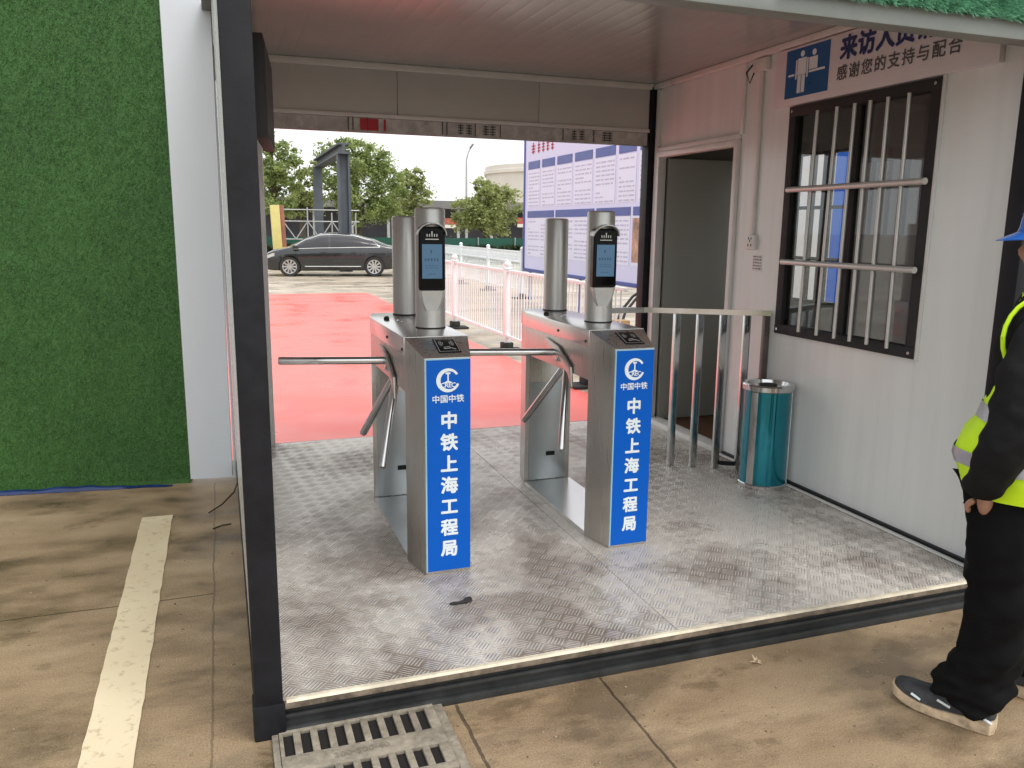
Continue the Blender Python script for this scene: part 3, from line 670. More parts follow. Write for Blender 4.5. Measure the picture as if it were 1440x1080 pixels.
    # front column with the face terminal
    cy = .50
    b = MB(); b.lathe([(.070, 1.0005), (.070, 1.006)], cx-.012, cy, 40); b.build('column_seal', M['rubber'], t, True)
    b = MB(); b.lathe([(.069, 1.0065), (.069, 1.535), (.066, 1.543), (.057, 1.547)], cx-.012, cy, 40); fc = b.build('terminal_column', M['alu'], t, True)
    rot = Matrix.Rotation(math.radians(-8), 3, 'Z'); pv = (cx-.012, cy, 1.2); c0 = cx-.012
    b = MB(); b.box(c0-.060, c0+.060, cy-.088, cy-.030, 1.178, 1.462, .012, 3, rot=rot, piv=pv); te = b.build('face_terminal', M['black'], t, True)
    b = MB(); b.box(c0-.052, c0+.052, cy-.0895, cy-.0885, 1.19, 1.45, .0003, 1, rot=rot, piv=pv); b.build('terminal_glass', M['glassblk'], te)
    b = MB(); b.box(c0-.045, c0+.045, cy-.0912, cy-.0902, 1.232, 1.385, .0003, 1, rot=rot, piv=pv); b.build('screen', M['screen'], te)
    b = MB()
    for z_, w_, h_ in ((1.345, .008, .014), (1.310, .034, .013), (1.288, .028, .003), (1.278, .03, .003), (1.25, .02, .004)):
        q_ = int(w_/.006)
        for k in range(max(1, q_)):
            xx = c0-w_+2*w_*k/max(1, q_); b.box(xx, xx+.008, cy-.0922, cy-.0914, z_, z_+h_, rot=rot, piv=pv)
    b.build('screen_text', M['screen_dark'], te)
    b = MB()
    for dx in (-.022, -.011, 0, .011, .022): b.box(c0+dx-.0022, c0+dx+.0022, cy-.0912, cy-.0902, 1.418, 1.418+(.012 if dx else .024), rot=rot, piv=pv)
    b.box(c0-.03, c0+.03, cy-.0912, cy-.0902, 1.405, 1.409, rot=rot, piv=pv)
    b.build('camera_lens', M['silver_plastic'], te)
    # hooded visor: curved shell over the terminal's head
    rings = []
    for i in range(15):
        a = math.radians(4)+(PI-math.radians(8))*i/14
        ring = []
        for (dy, rr, dz) in ((-.03, .066, 0), (-.132, .068, -.004), (-.133, .063, -.004), (-.03, .060, 0)):
            ring.append(Vector((c0+rr*math.cos(a), cy+dy+.04*(1-math.sin(a))*(1 if dy < -.1 else 0), 1.425+.058*math.sin(a)*rr/.066+dz)))
        rings.append(ring)
    b = MB(); b.loft(rings)
    bmesh.ops.rotate(b.b, cent=Vector(pv), matrix=rot, verts=b.b.verts); b.build('visor', M['silver_plastic'], te, True)
    # silver neck tapering into the column
    def neck(z, w, d): return [(c0-w, cy-.03, z), (c0-w, cy-d+.01, z), (c0-w*.8, cy-d, z), (c0+w*.8, cy-d, z), (c0+w, cy-d+.01, z), (c0+w, cy-.03, z)]
    b = MB(); b.loft([neck(1.085, .030, .071), neck(1.12, .047, .076), neck(1.16, .057, .084), neck(1.177, .059, .086)])
    bmesh.ops.rotate(b.b, cent=Vector(pv), matrix=rot, verts=b.b.verts); b.build('terminal_neck', M['silver_plastic'], te, True)
    return t
t1 = make_turnstile()
t2 = copy_tree(t1)
t1.location = (.8304, .7927, H0); t1['label'] = 'turnstile nearer the dark left post, its horizontal arm barring the left lane'
t2.location = (1.7055, .8218, H0); t2['label'] = 'turnstile standing between the other turnstile and the teal bin'

# ------------------------------------------------------------------ railing, bin, small floor things
rl = thing('railing', 'short stainless steel railing in front of the open guard room door', 'railing', (2.7, 1.96, H0))
def ry(x): return 2.03-.56*max(0, x-2.4)
b = MB(); b.loft([[(x, ry(x)+dy, z) for dy, z in ((-.016, 1.078), (.016, 1.078), (.016, 1.11), (-.016, 1.11))] for x in (2.18, 2.4, 3.052)]); b.build('top_rail', M['tube'], rl)
for x in (2.58, 2.70, 2.82, 2.94):
    MB().box(x-.021, x+.021, ry(x)-.013, ry(x)+.013, H0+.001, 1.0775, .003).build('baluster', M['tube'], rl, True)
MB().box(3.018, 3.054, ry(3.04)-.016, ry(3.04)+.016, H0+.001, 1.0765, .003).build('wall_post', mat('dark stained steel', (.16, .14, .13), .4, .8, .2, 8), rl, True)
b = MB(); b.loft([[(x, ry(x)+dy, z) for dy, z in ((-.010, .140), (.010, .140), (.010, .165), (-.010, .165))] for x in (2.842, 3.017)]); b.build('bottom_rail', M['frame'], rl)
bn = thing('litter_bin', 'teal and steel cylindrical litter bin against the white wall', 'bin', (2.915, 1.43, H0))
bx, by, br = 2.90, 1.43, .138
b = MB(); b.lathe([(br, H0+.0005), (br+.002, H0+.022), (br-.002, H0+.026)], bx, by, 48); b.build('base_ring', M['tube'], bn, True)
b = MB(); b.lathe([(br-.004, H0+.0262), (br-.004, H0+.565)], bx, by, 64); b.build('body', M['teal'], bn, True)
for a in (-.62, -2.75, 1.6):
    rr_ = br-.0035
    b = MB(); rows = []
    for k in range(9):
        q = a-.16+.32*k/8; rows.append([(bx+rr_*math.cos(q), by+rr_*math.sin(q), z) for z in (H0+.027, H0+.564)])
    b.loft([[(x, y, z) for x, y, z in r]+[((x-bx)*1.02+bx, (y-by)*1.02+by, z) for x, y, z in r[::-1]] for r in rows]); b.build('steel_strip', M['tube'], bn, True)
b = MB(); b.lathe([(br-.002, H0+.565), (br+.006, H0+.572), (br+.008, H0+.598), (br+.002, H0+.606), (br-.02, H0+.603), (br-.028, H0+.58), (br-.06, H0+.585), (br-.062, H0+.592)], bx, by, 48, cap=True); b.build('lid', M['tube'], bn, True)
b = MB(); b.lathe([(.05, H0+.5925), (.048, H0+.598), (.02, H0+.600)], bx, by, 32); b.build('ash_tray', M['black_matt'], bn, True)
# black scrap on the floor plate
b = MB(); pts = [(.752, .485), (.770, .479), (.79, .483), (.81, .481), (.825, .494), (.843, .500)]
b.tube([(x, y, H0+.006+.003*(i % 2)) for i, (x, y) in enumerate(pts)], [.004, .007, .006, .009, .014, .009], 8)
tag(b.build('fabric_scrap', M['black_matt'], None, True), 'small twisted black scrap lying on the tread plate before the nearer turnstile', 'scrap')
b = MB()
for k in range(7):
    a = k*.9; b.tube([(1.77, -.093, .006), (1.77+.022*math.cos(a), -.093+.020*math.sin(a), .003+.010*(k % 3))], [.006, .002], 6)
tag(b.build('paper_crumb', M['sole'], None, True), 'tiny crumpled pale scrap on the brown concrete near the front sill', 'scrap')
b = MB(); b.tube([(-.159, 2.198, .012), (-.09, 2.30, .02), (-.02, 2.42, .05), (.0, 2.47, .09)], [.004, .005, .005, .004], 7)
tag(b.build('stick', M['twig'], None, True), 'thin dark stick lying on the ground and leaning on the booth side', 'stick')
b = MB(); b.tube([(-.136, 1.952, .006), (-.09, 1.985, .008), (-.046, 2.0, .006)], .004, 7)
tag(b.build('twig', M['twig'], None, True), 'short broken twig on the ground left of the booth', 'twig')

# drain grates
dg = thing('drain_grate', 'slotted cast iron drain grate set in concrete under the front sill', 'drain', (.315, -.17, 0))
def slot_plate():
    b = MB(); x0, x1, ya, yb = .066, .560, -.335, .02; z0, z1 = .006, .020
    xs = [x0]; n = 9; pitch = .0523; first = .078; w = .030
    def bar(xa, xb, y0, y1): b.box(xa, xb, y0, y1, z0, z1, .003)
    rows = ((-.305, -.212), (-.13, -.012))
    bar(x0, x1, ya, rows[0][0]); bar(x0, x1, rows[0][1], rows[1][0]); bar(x0, x1, rows[1][1], yb)
    for (y0, y1) in rows:
        xa = x0
        for k in range(n):
            s0 = first+k*pitch; bar(xa, s0, y0, y1); xa = s0+w
        bar(xa, x1, y0, y1)
    return b
slot_plate().build('grate_plate', M['iron'], dg, True)
MB().box(.05, .575, -.35, .03, .004, .0055).build('pit_shade', M['pit_shade'], dg)  # flat near-black sheet, the drain's inner shade put into its colour
b = MB(); b.box(.045, .065, -.36, .03, .0045, .016, .004); b.box(.561, .592, -.36, .03, .0045, .014, .004); b.box(.0655, .5605, -.372, -.3355, .0045, .015, .004)
b.build('grate_frame', M['iron'], dg, True)
b = MB(); b.mesh(text_mesh('300·500·40', .034, .001, 'CENTER', 1.1), basis((.30, -.172, .0212), (1, .03, 0), (-.03, 1, 0))); b.build('cast_lettering', mat('cast letters', (.20, .17, .13), .8, 0, .3, 30), dg)

# ------------------------------------------------------------------ turf wall, white panel, gap
dirv = Vector((-1.056, .119, 0)).normalized(); nv = Vector((dirv.y, -dirv.x, 0)); nv = -nv if nv.y > 0 else nv
o0 = Vector((-.272, 2.838, 0)); WLEN, WHT = 2.2, 3.6
tw = thing('turf_wall', 'tall hoarding wall covered in dark green artificial turf', 'wall', tuple(o0))
b = MB(); p = [o0, o0+dirv*9]; b.prism([p[0], p[1], p[1]-nv*.08, p[0]-nv*.08], (0, 0, 4.2)); b.build('backing_panel', M['turf'], tw)
b = MB()
NB = 130000
for i in range(NB):
    s_, z = random.uniform(0, 1.75), random.uniform(.03, 3.0)
    L = random.uniform(.009, .019); p0 = o0+dirv*s_+Vector((0, 0, z))+nv*.001
    d = (nv*random.uniform(.5, 1)+dirv*random.uniform(-.7, .7)+Vector((0, 0, random.uniform(-1., .25)))).normalized()*L
    sd_ = (dirv*random.uniform(-1, 1)+Vector((0, 0, random.uniform(-1, 1)))).normalized()*.0016
    vs = [b.b.verts.new(q) for q in (p0-sd_, p0+sd_, p0+d)]; b.b.faces.new(vs)
b.build('turf_pile', M['turf'], tw, recalc=False)
b = MB()
rows = []
for i in range(40):
    q = o0+dirv*(.1+1.6*i/39)+nv*(.03+.012*noise.noise(Vector((i*.4, 0, 0))))
    h = .020+.012*noise.noise(Vector((i*.3, 3, 0)))-.02*(i < 12)*(12-i)/12
    rows.append([q+Vector((0, 0, .003)), q+nv*.025+Vector((0, 0, .003)), q+nv*.018+Vector((0, 0, h)), q+Vector((0, 0, h+.006))])
b.loft(rows); tag(b.build('blue_tarpaulin', M['tarp'], None, True), 'strip of blue tarpaulin tucked along the foot of the turf wall', 'tarpaulin')
wp = thing('white_panel', 'tall plain white sheet panel between turf wall and booth', 'panel', (-.14, 2.82, 0))
rows = []
for j in range(31):
    z = .035+3.9*j/30; bo = .012*noise.noise(Vector((0, z*.8, 4))); cu = max(0, .10-z)*.25
    rows.append([(-.268, 2.80+bo, z), (-.20, 2.792+bo, z), (-.06, 2.795+bo-cu, z), (-.026+z*.008, 2.80+bo-cu, z+cu*.2), (-.022+z*.008, 2.84, z), (-.268, 2.835, z)])
b = MB(); b.loft(rows); b.build('sheet', M['whitepaint'], wp, True)
pp = thing('metal_pole', 'slim white pole wrapped in film standing in the gap beside the booth post', 'pole', (.015, 2.86, 0))
b = MB(); b.tube([(-.005, 2.87, 0.0), (-.005, 2.87, 3.4)], .008, 10); b.build('shaft', M['whitefence'], pp, True)
b = MB(); b.tube([(-.005, 2.87, 2.40), (-.005, 2.87, 2.55), (-.005, 2.87, 3.4)], [.012, .02, .026], 10); b.build('film_wrap', M['film'], pp, True)
for z in (2.13, 2.17, 2.25, 2.30):
    b = MB(); b.box(-.006, .022, 2.865, 2.875, z, z+.006); b.build('clip', M['steel_top'], pp)

# ------------------------------------------------------------------ car
def make_car():
    K = .935
    car = thing('parked_car', 'dark grey saloon car parked sideways beyond the red path', 'car', (3.7, 25.0, 0))
    # x forward = towards picture left. lengths in metres before scaling by K; front axle x=0, rear axle x=-2.80
    def lerp(pts, x):
        for (xa, a), (xb, b_) in zip(pts, pts[1:]):
            if xa <= x <= xb:
                t = (x-xa)/(xb-xa); t = t*t*(3-2*t)*.5+t*.5; return a+(b_-a)*t
        return pts[0][1] if x < pts[0][0] else pts[-1][1]
    top = [(-3.86, .72), (-3.84, .98), (-3.6, 1.03), (-3.3, 1.08), (-2.7, 1.30), (-2.1, 1.44), (-1.5, 1.475), (-1.05, 1.45), (-.6, 1.32), (-.15, 1.10), (.05, 1.00), (.5, .90), (.75, .80), (.88, .66), (.93, .55)]
    belt = [(-3.86, .70), (-3.8, .92), (-3.3, .98), (-2.4, .97), (-1.2, .945), (0, .90), (.5, .82), (.75, .74), (.88, .62), (.93, .50)]
    bot = [(-3.86, .46), (-3.7, .30), (-3.3, .24), (-2.8, .20), (0, .19), (.6, .20), (.85, .24), (.93, .30)]
    wid = [(-3.86, .66), (-3.7, .80), (-3.2, .88), (-2.4, .91), (-1.2, .915), (0, .91), (.4, .87), (.7, .76), (.85, .60), (.93, .40)]
    EX = 2.6
    def section(x):
        zt, zb, z0, w = lerp(top, x), lerp(belt, x), lerp(bot, x), lerp(wid, x); zb = min(zb, zt-.015)
        pts = [(0, z0), (w*.80, z0), (w*.93, z0+.03), (w*.985, z0+.12), (w*.97, z0+.20), (w*1.0, z0+.45*(zb-z0)), (w*1.0, z0+.75*(zb-z0)), (w*.985, zb-.03), (w*.965, zb)]
        for k in range(1, 11):
            a = k*PI/20; pts.append((w*.955*max(0, math.cos(a))**(2/EX), zb+(zt-zb)*math.sin(a)**(2/EX)))
        return pts
    def ysurf(x, z):
        zt, zb, w = lerp(top, x), lerp(belt, x), lerp(wid, x); zb = min(zb, zt-.015)
        t = min(1, max(0, (z-zb)/(zt-zb))); return w*.955*max(0, 1-t**EX)**(1/EX)
    rot = Matrix.Rotation(PI-.162, 4, 'Z'); base = Vector((2.03, 24.27, 0))
    nrm = (Matrix.Rotation(PI-.162, 3, 'Z') @ Vector((0, 1, 0)))
    T = Matrix.Translation(base) @ rot @ Matrix.Scale(K, 4) @ Matrix.Translation((0, -.86, 0))
    def fin(b, name, mt, par, smooth=True):
        for v in b.b.verts: v.co = T @ v.co
        return b.build(name, mt, par, smooth)
    xs = [-3.86, -3.85, -3.82, -3.76]+[-3.7+i*.07 for i in range(64)]+[.80, .84, .88, .91, .93]
    xs = [x for x in sorted(set(round(x, 3) for x in xs)) if x <= .93]
    b = MB(); rings = []
    for x in xs:
        s_ = section(x); ring = [(x, y, z) for y, z in s_]+[(x, -y, z) for y, z in s_[-2:0:-1]]; rings.append(ring)
    b.loft(rings); bmesh.ops.recalc_face_normals(b.b, faces=b.b.faces)
    body = fin(b, 'body', M['carpaint'], car)
    # wheel arches cut with cylinders
    cut = MB()
    for ax in (0, -2.80):
        for sgn in (1, -1):
            cut.tube([(ax, sgn*.60, .335), (ax, sgn*1.1, .335)], .365, 32)
    for v in cut.b.verts: v.co = T @ v.co
    cu = cut.build('cutter', M['black_matt'], car)
    md = body.modifiers.new('cut', 'BOOLEAN'); md.operation = 'DIFFERENCE'; md.object = cu; md.solver = 'EXACT'
    me = bpy.data.meshes.new_from_object(body.evaluated_get(bpy.context.evaluated_depsgraph_get()))
    body.modifiers.clear(); body.data = me; bpy.data.objects.remove(cu)
    side = 1
    def patch(fx0, fx1, lo, hi, n=26, off=.006, sg=1):
        rows = []
        for i in range(n+1):
            x = fx0+(fx1-fx0)*i/n; a, c = lo(x), hi(x); rows.append([(x, sg*(ysurf(x, a+(c-a)*k/5)+off), a+(c-a)*k/5) for k in range(6)])
        return rows
    lo = lambda x: lerp(belt, x)+.025
    def hi(x): return max(lo(x)+.004, min(lerp(top, x)-.085, lo(x)+max(.004, (x+2.98)*.95) if x < -2.2 else 9))
    for sg in (1, -1):
        for x0, x1 in ((-2.95, -1.36), (-1.28, -.18)):
            b = MB(); b.loft(patch(x0, x1, lo, hi, sg=sg), cap=False, closed=False); fin(b, 'side_window', M['carglass'], body)
        b = MB(); ch = [(-3.0+i*.05, ) for i in range(58)]
        up_ = [(x, sg*(ysurf(x, hi(x)+.012)+.004), hi(x)+.012) for (x,) in ch if x <= -.13]
        dn_ = [(x, sg*(ysurf(x, lo(x)-.008)+.006), lo(x)-.008) for (x,) in ch if x <= -.13]
        b.tube(up_, .011, 6); b.tube(dn_, .011, 6); b.tube([up_[0], dn_[0]], .011, 6); fin(b, 'chrome_trim', M['chrome'], body)
        b = MB(); w = .91
        b.tube([(x, sg*(lerp(wid, x)*.995), .345) for x in (-2.35, -1.8, -1.2, -.5)], .012, 6); fin(b, 'sill_trim', M['chrome'], body)
        for xs_ in (-1.32, -.28):
            b = MB(); b.tube([(xs_+.02*k, sg*(lerp(wid, xs_)*1.001), .30+.13*k) for k in range(5)], .004, 6); fin(b, 'door_seam', M['black_matt'], body)
        for xs_ in (-1.12, -2.12):
            b = MB(); b.tube([(xs_-.09, sg*.925, .83), (xs_+.09, sg*.925, .82)], .013, 8); fin(b, 'door_handle', M['carpaint'], body)
        b = MB(); b.box(-.32, -.12, sg*.93, sg*1.07, .93, 1.05, .04, 3); fin(b, 'wing_mirror', M['carpaint'], body)
        b = MB()
        rows = []
        for i in range(9):
            x = .48+.36*i/8; w_ = lerp(wid, x)
            rows.append([(x, sg*(w_*1.0+.004), z) for z in (lerp(belt, x)-.14, lerp(belt, x)-.09, lerp(belt, x)-.035)])
        b.loft(rows, cap=False, closed=False); fin(b, 'headlight', M['headlamp'], body)
    # windscreens
    for x0, x1 in ((-.78, -.02), (-3.25, -2.45)):
        rows = []
        for i in range(13):
            x = x0+(x1-x0)*i/12; zt, zb, w = lerp(top, x), lerp(belt, x), lerp(wid, x); zb = min(zb, zt-.015); r = []
            for k in range(15):
                a = math.radians(38)+math.radians(104)*k/14; r.append((x, w*.955*abs(math.cos(a))**(2/EX)*(1 if math.cos(a) > 0 else -1), zb+(zt-zb)*math.sin(a)**(2/EX)+.006))
            rows.append(r)
        b = MB(); b.loft(rows, cap=False, closed=False); fin(b, 'windscreen', M['carglass'], body)
    for ax in (0, -2.80):
        for sg in (1, -1):
            yo, yi = sg*.90, sg*.70; b = MB(); prof = [(.325, 0), (.335, .02), (.335, .18), (.325, .2)]
            rings = []
            for k in range(40):
                a = k*2*PI/40; rings.append([(ax+r*math.cos(a), yo-sg*y, .335+r*math.sin(a)) for r, y in ((.235, 0.004), (.31, 0), (.335, .03), (.335, .18), (.31, .2), (.235, .196))])
            b.loft(rings+[rings[0]], cap=False); wh = fin(b, 'wheel', M['rubber'], car)
            b = MB(); b.tube([(ax, yo-sg*.05, .335), (ax, yo-sg*.055, .335)], .235, 32); fin(b, 'brake_disc', M['black_matt'], wh)
            b = MB()
            rings = [[(ax+r*math.cos(k*2*PI/40), yo-sg*y, .335+r*math.sin(k*2*PI/40)) for r, y in ((.236, .0), (.236, .05), (.212, .05), (.212, .003))] for k in range(41)]
            b.loft(rings, cap=False)
            for k in range(10):
                a = k*2*PI/10; c_, s_ = math.cos(a), math.sin(a)
                q = [(.03, -.020), (.215, -.030), (.215, .030), (.03, .020)]
                b.prism([(ax+u*c_-v*s_, yo-sg*.012, .335+u*s_+v*c_) for u, v in q], (0, -sg*.02, 0))
            b.tube([(ax, yo-sg*.006, .335), (ax, yo-sg*.04, .335)], .055, 20); fin(b, 'rim', M['alloy'], wh)
    return car
make_car()

# ------------------------------------------------------------------ white crowd fences
def fence_run(near, label, x, ys, y_end):
    f = thing('picket_fence', label, 'fence', (x, (ys[0]+ys[-1])/2, 0), 'white picket fences')
    for y in ys:
        b = MB(); b.box(x-.04, x+.04, y-.04, y+.04, .06, 1.06, .006); po = b.build('post', M['whitefence'], f, True)
        b = MB(); b.box(x-.05, x+.05, y-.05, y+.05, 1.0605, 1.085, .008); b.lathe([(.02, 1.085), (.045, 1.105), (.05, 1.125), (.035, 1.155), (.005, 1.168)], x, y, 16); b.build('post_cap', M['whitefence'], po, True)
        b = MB(); b.box(x-.20, x+.20, y-.13, y+.13, 0.0045, .035, .012); b.box(x-.07, x+.07, y-.07, y+.07, .0355, .12, .01); b.build('rubber_foot', M['rubber'], po, True)
    allp = sorted(set(list(ys)+list(y_end)))
    for y0, y1 in zip(allp, allp[1:]):
        a, c = y0+.041, y1-.041
        for z in ((.185, 1.02) if near else (.185, .80, 1.03)):
            b = MB(); b.box(x-.018, x+.018, a, c, z, z+.035, .006); b.build('rail', M['whitefence'], f, True)
        b = MB(); n = int((c-a)/.095)
        zt = 1.0195 if near else .7995
        for i in range(1, n): b.tube([(x, a+(c-a)*i/n, .2205), (x, a+(c-a)*i/n, zt)], .009, 8, False)
        if not near:
            for i in range(1, n): b.tube([(x, a+(c-a)*i/n, .8355), (x, a+(c-a)*i/n, 1.0295)], .02, 6, False)
            for z in (.885, .94): b.box(x-.01, x+.01, a, c, z, z+.02)
        b.build('pickets', M['whitefence'], f, True)
fence_run(True, 'white picket fence on black rubber feet along right edge of the red path', 3.43, [5.0, 7.52, 10.03, 12.53], [4.2, 14.4])
fence_run(False, 'white picket fence running behind the other, ending beside the notice board', 6.4, [15.05, 17.55, 20.05, 22.55], [25])

# ------------------------------------------------------------------ notice board
nb = thing('notice_board', 'large blue framed outdoor board crowded with printed notice sheets', 'notice board', (6.45, 12, 0))
X0 = 6.4; Y0, Y1, Z0, Z1 = 8.9, 14.9, .70, 3.75
MB().box(X0, X0+.05, Y0, Y1, Z0, Z1).build('panel', M['boardpanel'], nb)
b = MB(); w = .07
b.box(X0-.02, X0+.06, Y0-w, Y1+w, Z0-w, Z0-.0005, .005); b.box(X0-.02, X0+.06, Y0-w, Y1+w, Z1+.0005, Z1+w, .005); b.box(X0-.021, X0+.061, Y1+.0005, Y1+w, Z0, Z1, .005); b.box(X0-.021, X0+.061, Y0-w, Y0-.0005, Z0, Z1, .005)
b.build('frame', M['boardblue'], nb, True)
hd = MB(); sh = MB(); tx = MB()
cols = [(14.72, 14.02), (13.92, 13.2), (13.1, 12.33), (12.23, 11.42), (11.32, 10.5), (10.4, 9.75), (9.65, 9.0)]
def fill_text(y1, y0, zt, zb, pitch=.075, hgt=.028):
    z = zt-.06
    while z > zb+.04:
        y = y1-.05
        if random.random() < .9:
            while y > y0+.06:
                L = random.uniform(.05, .22); e_ = max(y0+.04, y-L); tx.box(X0-.0075, X0-.0065, e_, y, z-hgt, z); y = e_-random.uniform(.02, .05)
                if random.random() < .07: break
        z -= pitch
for (y1, y0) in cols:
    hd.box(X0-.010, X0-.003, y0+.02, y1-.02, 2.82, 2.98); sh.box(X0-.006, X0-.002, y0, y1, 2.02, 2.80); fill_text(y1, y0, 2.80, 2.02)
big = [(14.72, 13.22), (13.12, 11.3), (11.2, 9.9), (9.8, 9.0)]
for i, (y1, y0) in enumerate(big):
    hd.box(X0-.010, X0-.003, y0, y1, 1.80, 1.94); sh.box(X0-.006, X0-.002, y0, y1, .98, 1.79)
    if i < 3:
        fill_text(y1, (y1+y0)/2, 1.79, .98); fill_text((y1+y0)/2, y0, 1.79, .98)
b = hd.build('heading_bars', M['boardblue'], nb)
sh.build('sheets', M['boardsheet'], nb); tx.build('print', M['boardtext'], nb)
ti = MB()
for y, s_ in ((14.55, .22), (14.2, .16), (13.95, .16), (13.7, .16), (13.45, .16)):
    for k in range(3): ti.box(X0-.010, X0-.006, y-s_, y-.03, 3.16+k*.06, 3.185+k*.06)
    ti.box(X0-.010, X0-.006, y-s_*.6, y-s_*.45, 3.13, 3.36)
ti.build('red_title', M['red_print'], nb)
ph = MB(); ph.box(X0-.010, X0-.0065, 9.03, 9.80, 1.04, 1.76); pho = ph.build('photo_print', mat('earthy photo print', (.42, .24, .17), .4, 0, .7, 4), nb)
for y in (14.6, 11.9, 9.2):
    b = MB(); b.box(X0+.01, X0+.05, y-.03, y+.03, .0, Z0-w-.001); b.build('leg', M['boardblue'], nb)
for y in (9.35, 9.2):
    b = MB(); b.tube([(X0-.02, y, .62), (X0-.25, y-.1, .52), (X0-.5, y-.2, .30), (X0-.62, y-.25, .012)], .022, 8); b.build('brace', M['black_matt'], nb, True)
bx_ = thing('cardboard_box', 'small brown cardboard box on the ground by the notice board', 'box', (6.1, 9.2, 0))
MB().box(5.62, 5.86, 8.75, 8.97, .001, .2, .004).build('carton', M['card'], bx_)
MB().box(5.73, 5.75, 8.748, 8.972, .2005, .202).build('tape', M['sole'], bx_)

# ------------------------------------------------------------------ trees
def tree(name, label, x, y, blobs, n, leaf, trunk_r=.14, leafs=.17, seed=1, group='trees beyond the yard'):
    rnd = random.Random(seed)
    t = thing('broadleaf_tree', label, 'tree', (x, y, 0), group)
    zl = min(c[2] for c in blobs)
    b = MB(); top_ = max(c[2] for c in blobs)
    b.tube([(x, y, 0), (x+.05, y, zl*.6), (x-.04, y+.03, zl+.3), (x+.03, y, (zl+top_)/2), (x, y, top_)], [trunk_r*1.25, trunk_r, trunk_r*.8, trunk_r*.5, .03], 9)
    for (cx, cy, cz, r) in blobs:
        st_ = Vector((x, y, max(zl*.7, cz-r*1.1))); e_ = Vector((cx, cy, cz)); md_ = (st_+e_)/2+Vector((rnd.uniform(-.1, .1), 0, .12)); b.tube([st_, md_, e_], [trunk_r*.42, trunk_r*.3, .015], 6)
    b.build('trunk', M['bark'], t, True)
    b = MB(); tot = sum(c[3]**2 for c in blobs)
    for (cx, cy, cz, r) in blobs:
        k = int(n*r*r/tot); sub = []
        for q in range(max(6, int(26*r))):   # leaf clusters on and inside the blob
            d = Vector((rnd.gauss(0, 1), rnd.gauss(0, 1), rnd.gauss(0, 1))).normalized()*r*rnd.uniform(.45, 1.02); d.z *= .85
            sub.append((Vector((cx, cy, cz))+d, r*rnd.uniform(.16, .36)))
        for i in range(k):
            c, rr_ = rnd.choice(sub); d = Vector((rnd.gauss(0, 1), rnd.gauss(0, 1), rnd.gauss(0, .75)))*rr_*.6
            p0 = c+d; s_ = leafs*rnd.uniform(.5, 1.1)
            a = Vector((rnd.gauss(0, 1), rnd.gauss(0, 1), rnd.gauss(0, .6))).normalized(); e_ = a.cross(Vector((rnd.gauss(0, 1), rnd.gauss(0, 1), rnd.gauss(0, 1)))).normalized()
            vs = [b.b.verts.new(q_) for q_ in (p0-a*s_*.5, p0+e_*s_*.28, p0+a*s_*.5, p0-e_*s_*.28)]; b.b.faces.new(vs)
    b.build('crown', leaf, t, recalc=False)
    return t
tree('a', 'bushy green tree at left, rising beside the white rear cladding', 2.3, 35, [(2.3, 35, 4.3, 1.0), (1.6, 35.3, 3.6, 1.1), (2.9, 35, 3.5, .8), (2.4, 34.8, 2.8, .9), (2.2, 35, 5.0, .6), (3.1, 35, 4.4, .5)], 9500, M['leaf1'], seed=3)
tree('b', 'largest full green tree, standing right of the steel portal frame', 6.0, 36, [(6.0, 36, 4.2, 1.25), (5.0, 36, 4.7, .8), (6.9, 36, 4.5, .85), (7.4, 36, 3.4, 1.0), (5.2, 36, 3.3, 1.1), (6.3, 35.6, 2.6, 1.2), (7.3, 36, 2.2, .9), (6.2, 36, 5.0, .6), (5.4, 36, 5.2, .45)], 19000, M['leaf1'], .18, seed=5)
tree('c', 'thin yellow green tree just above the silver column', 8.8, 38, [(8.9, 38, 3.3, .85), (9.4, 38, 2.9, .7), (8.3, 38, 2.7, .7), (9.1, 38, 4.1, .5), (9.5, 38, 3.8, .35), (8.9, 38, 2.0, .7)], 6500, M['leaf2'], seed=8)
tree('d', 'round crowned green tree near the street lamp', 12.2, 36, [(12.2, 36, 2.9, 1.0), (11.4, 36, 2.5, .9), (13.1, 36, 2.7, .85), (12.0, 36, 3.6, .55), (12.7, 36, 3.4, .6), (11.3, 36, 1.8, .8), (12.9, 36, 1.8, .8), (12.1, 35.6, 2.0, .8), (13.5, 36, 3.1, .4)], 12500, M['leaf2'], seed=11)
tree('e', 'small pale tree seen through the left side of the steel portal frame', 3.9, 40, [(3.9, 40, 3.0, .8), (3.4, 40, 2.5, .7), (4.5, 40, 2.7, .7), (4.3, 40, 3.9, .6), (4.6, 40, 4.4, .45)], 6500, M['leaf2'], seed=14)
tree('f', 'low dark tree peeping out behind the green mesh fence', 10.6, 41, [(10.4, 41, 1.6, .6), (10.9, 41, 1.4, .5), (10.2, 41, 1.2, .5)], 2000, M['leaf2'], .08, seed=17)
# hedge: one continuous planting
b = MB(); rnd = random.Random(4)
for i in range(15000):
    x = rnd.uniform(.5, 24); h = .75+.12*noise.noise(Vector((x*1.3, 0, 0))); p0 = Vector((x, 33.2+rnd.uniform(-.4, .4), rnd.uniform(.05, 1)**.6*h))
    a = Vector((rnd.gauss(0, 1), rnd.gauss(0, 1), rnd.gauss(0, 1))).normalized(); e_ = a.cross(Vector((0, .3, 1))).normalized(); s_ = rnd.uniform(.06, .13)
    vs = [b.b.verts.new(q_) for q_ in (p0-a*s_, p0+e_*s_*.6, p0+a*s_, p0-e_*s_*.6)]; b.b.faces.new(vs)
struct(b.build('hedge_planting', M['leaf3'], recalc=False), 'stuff')

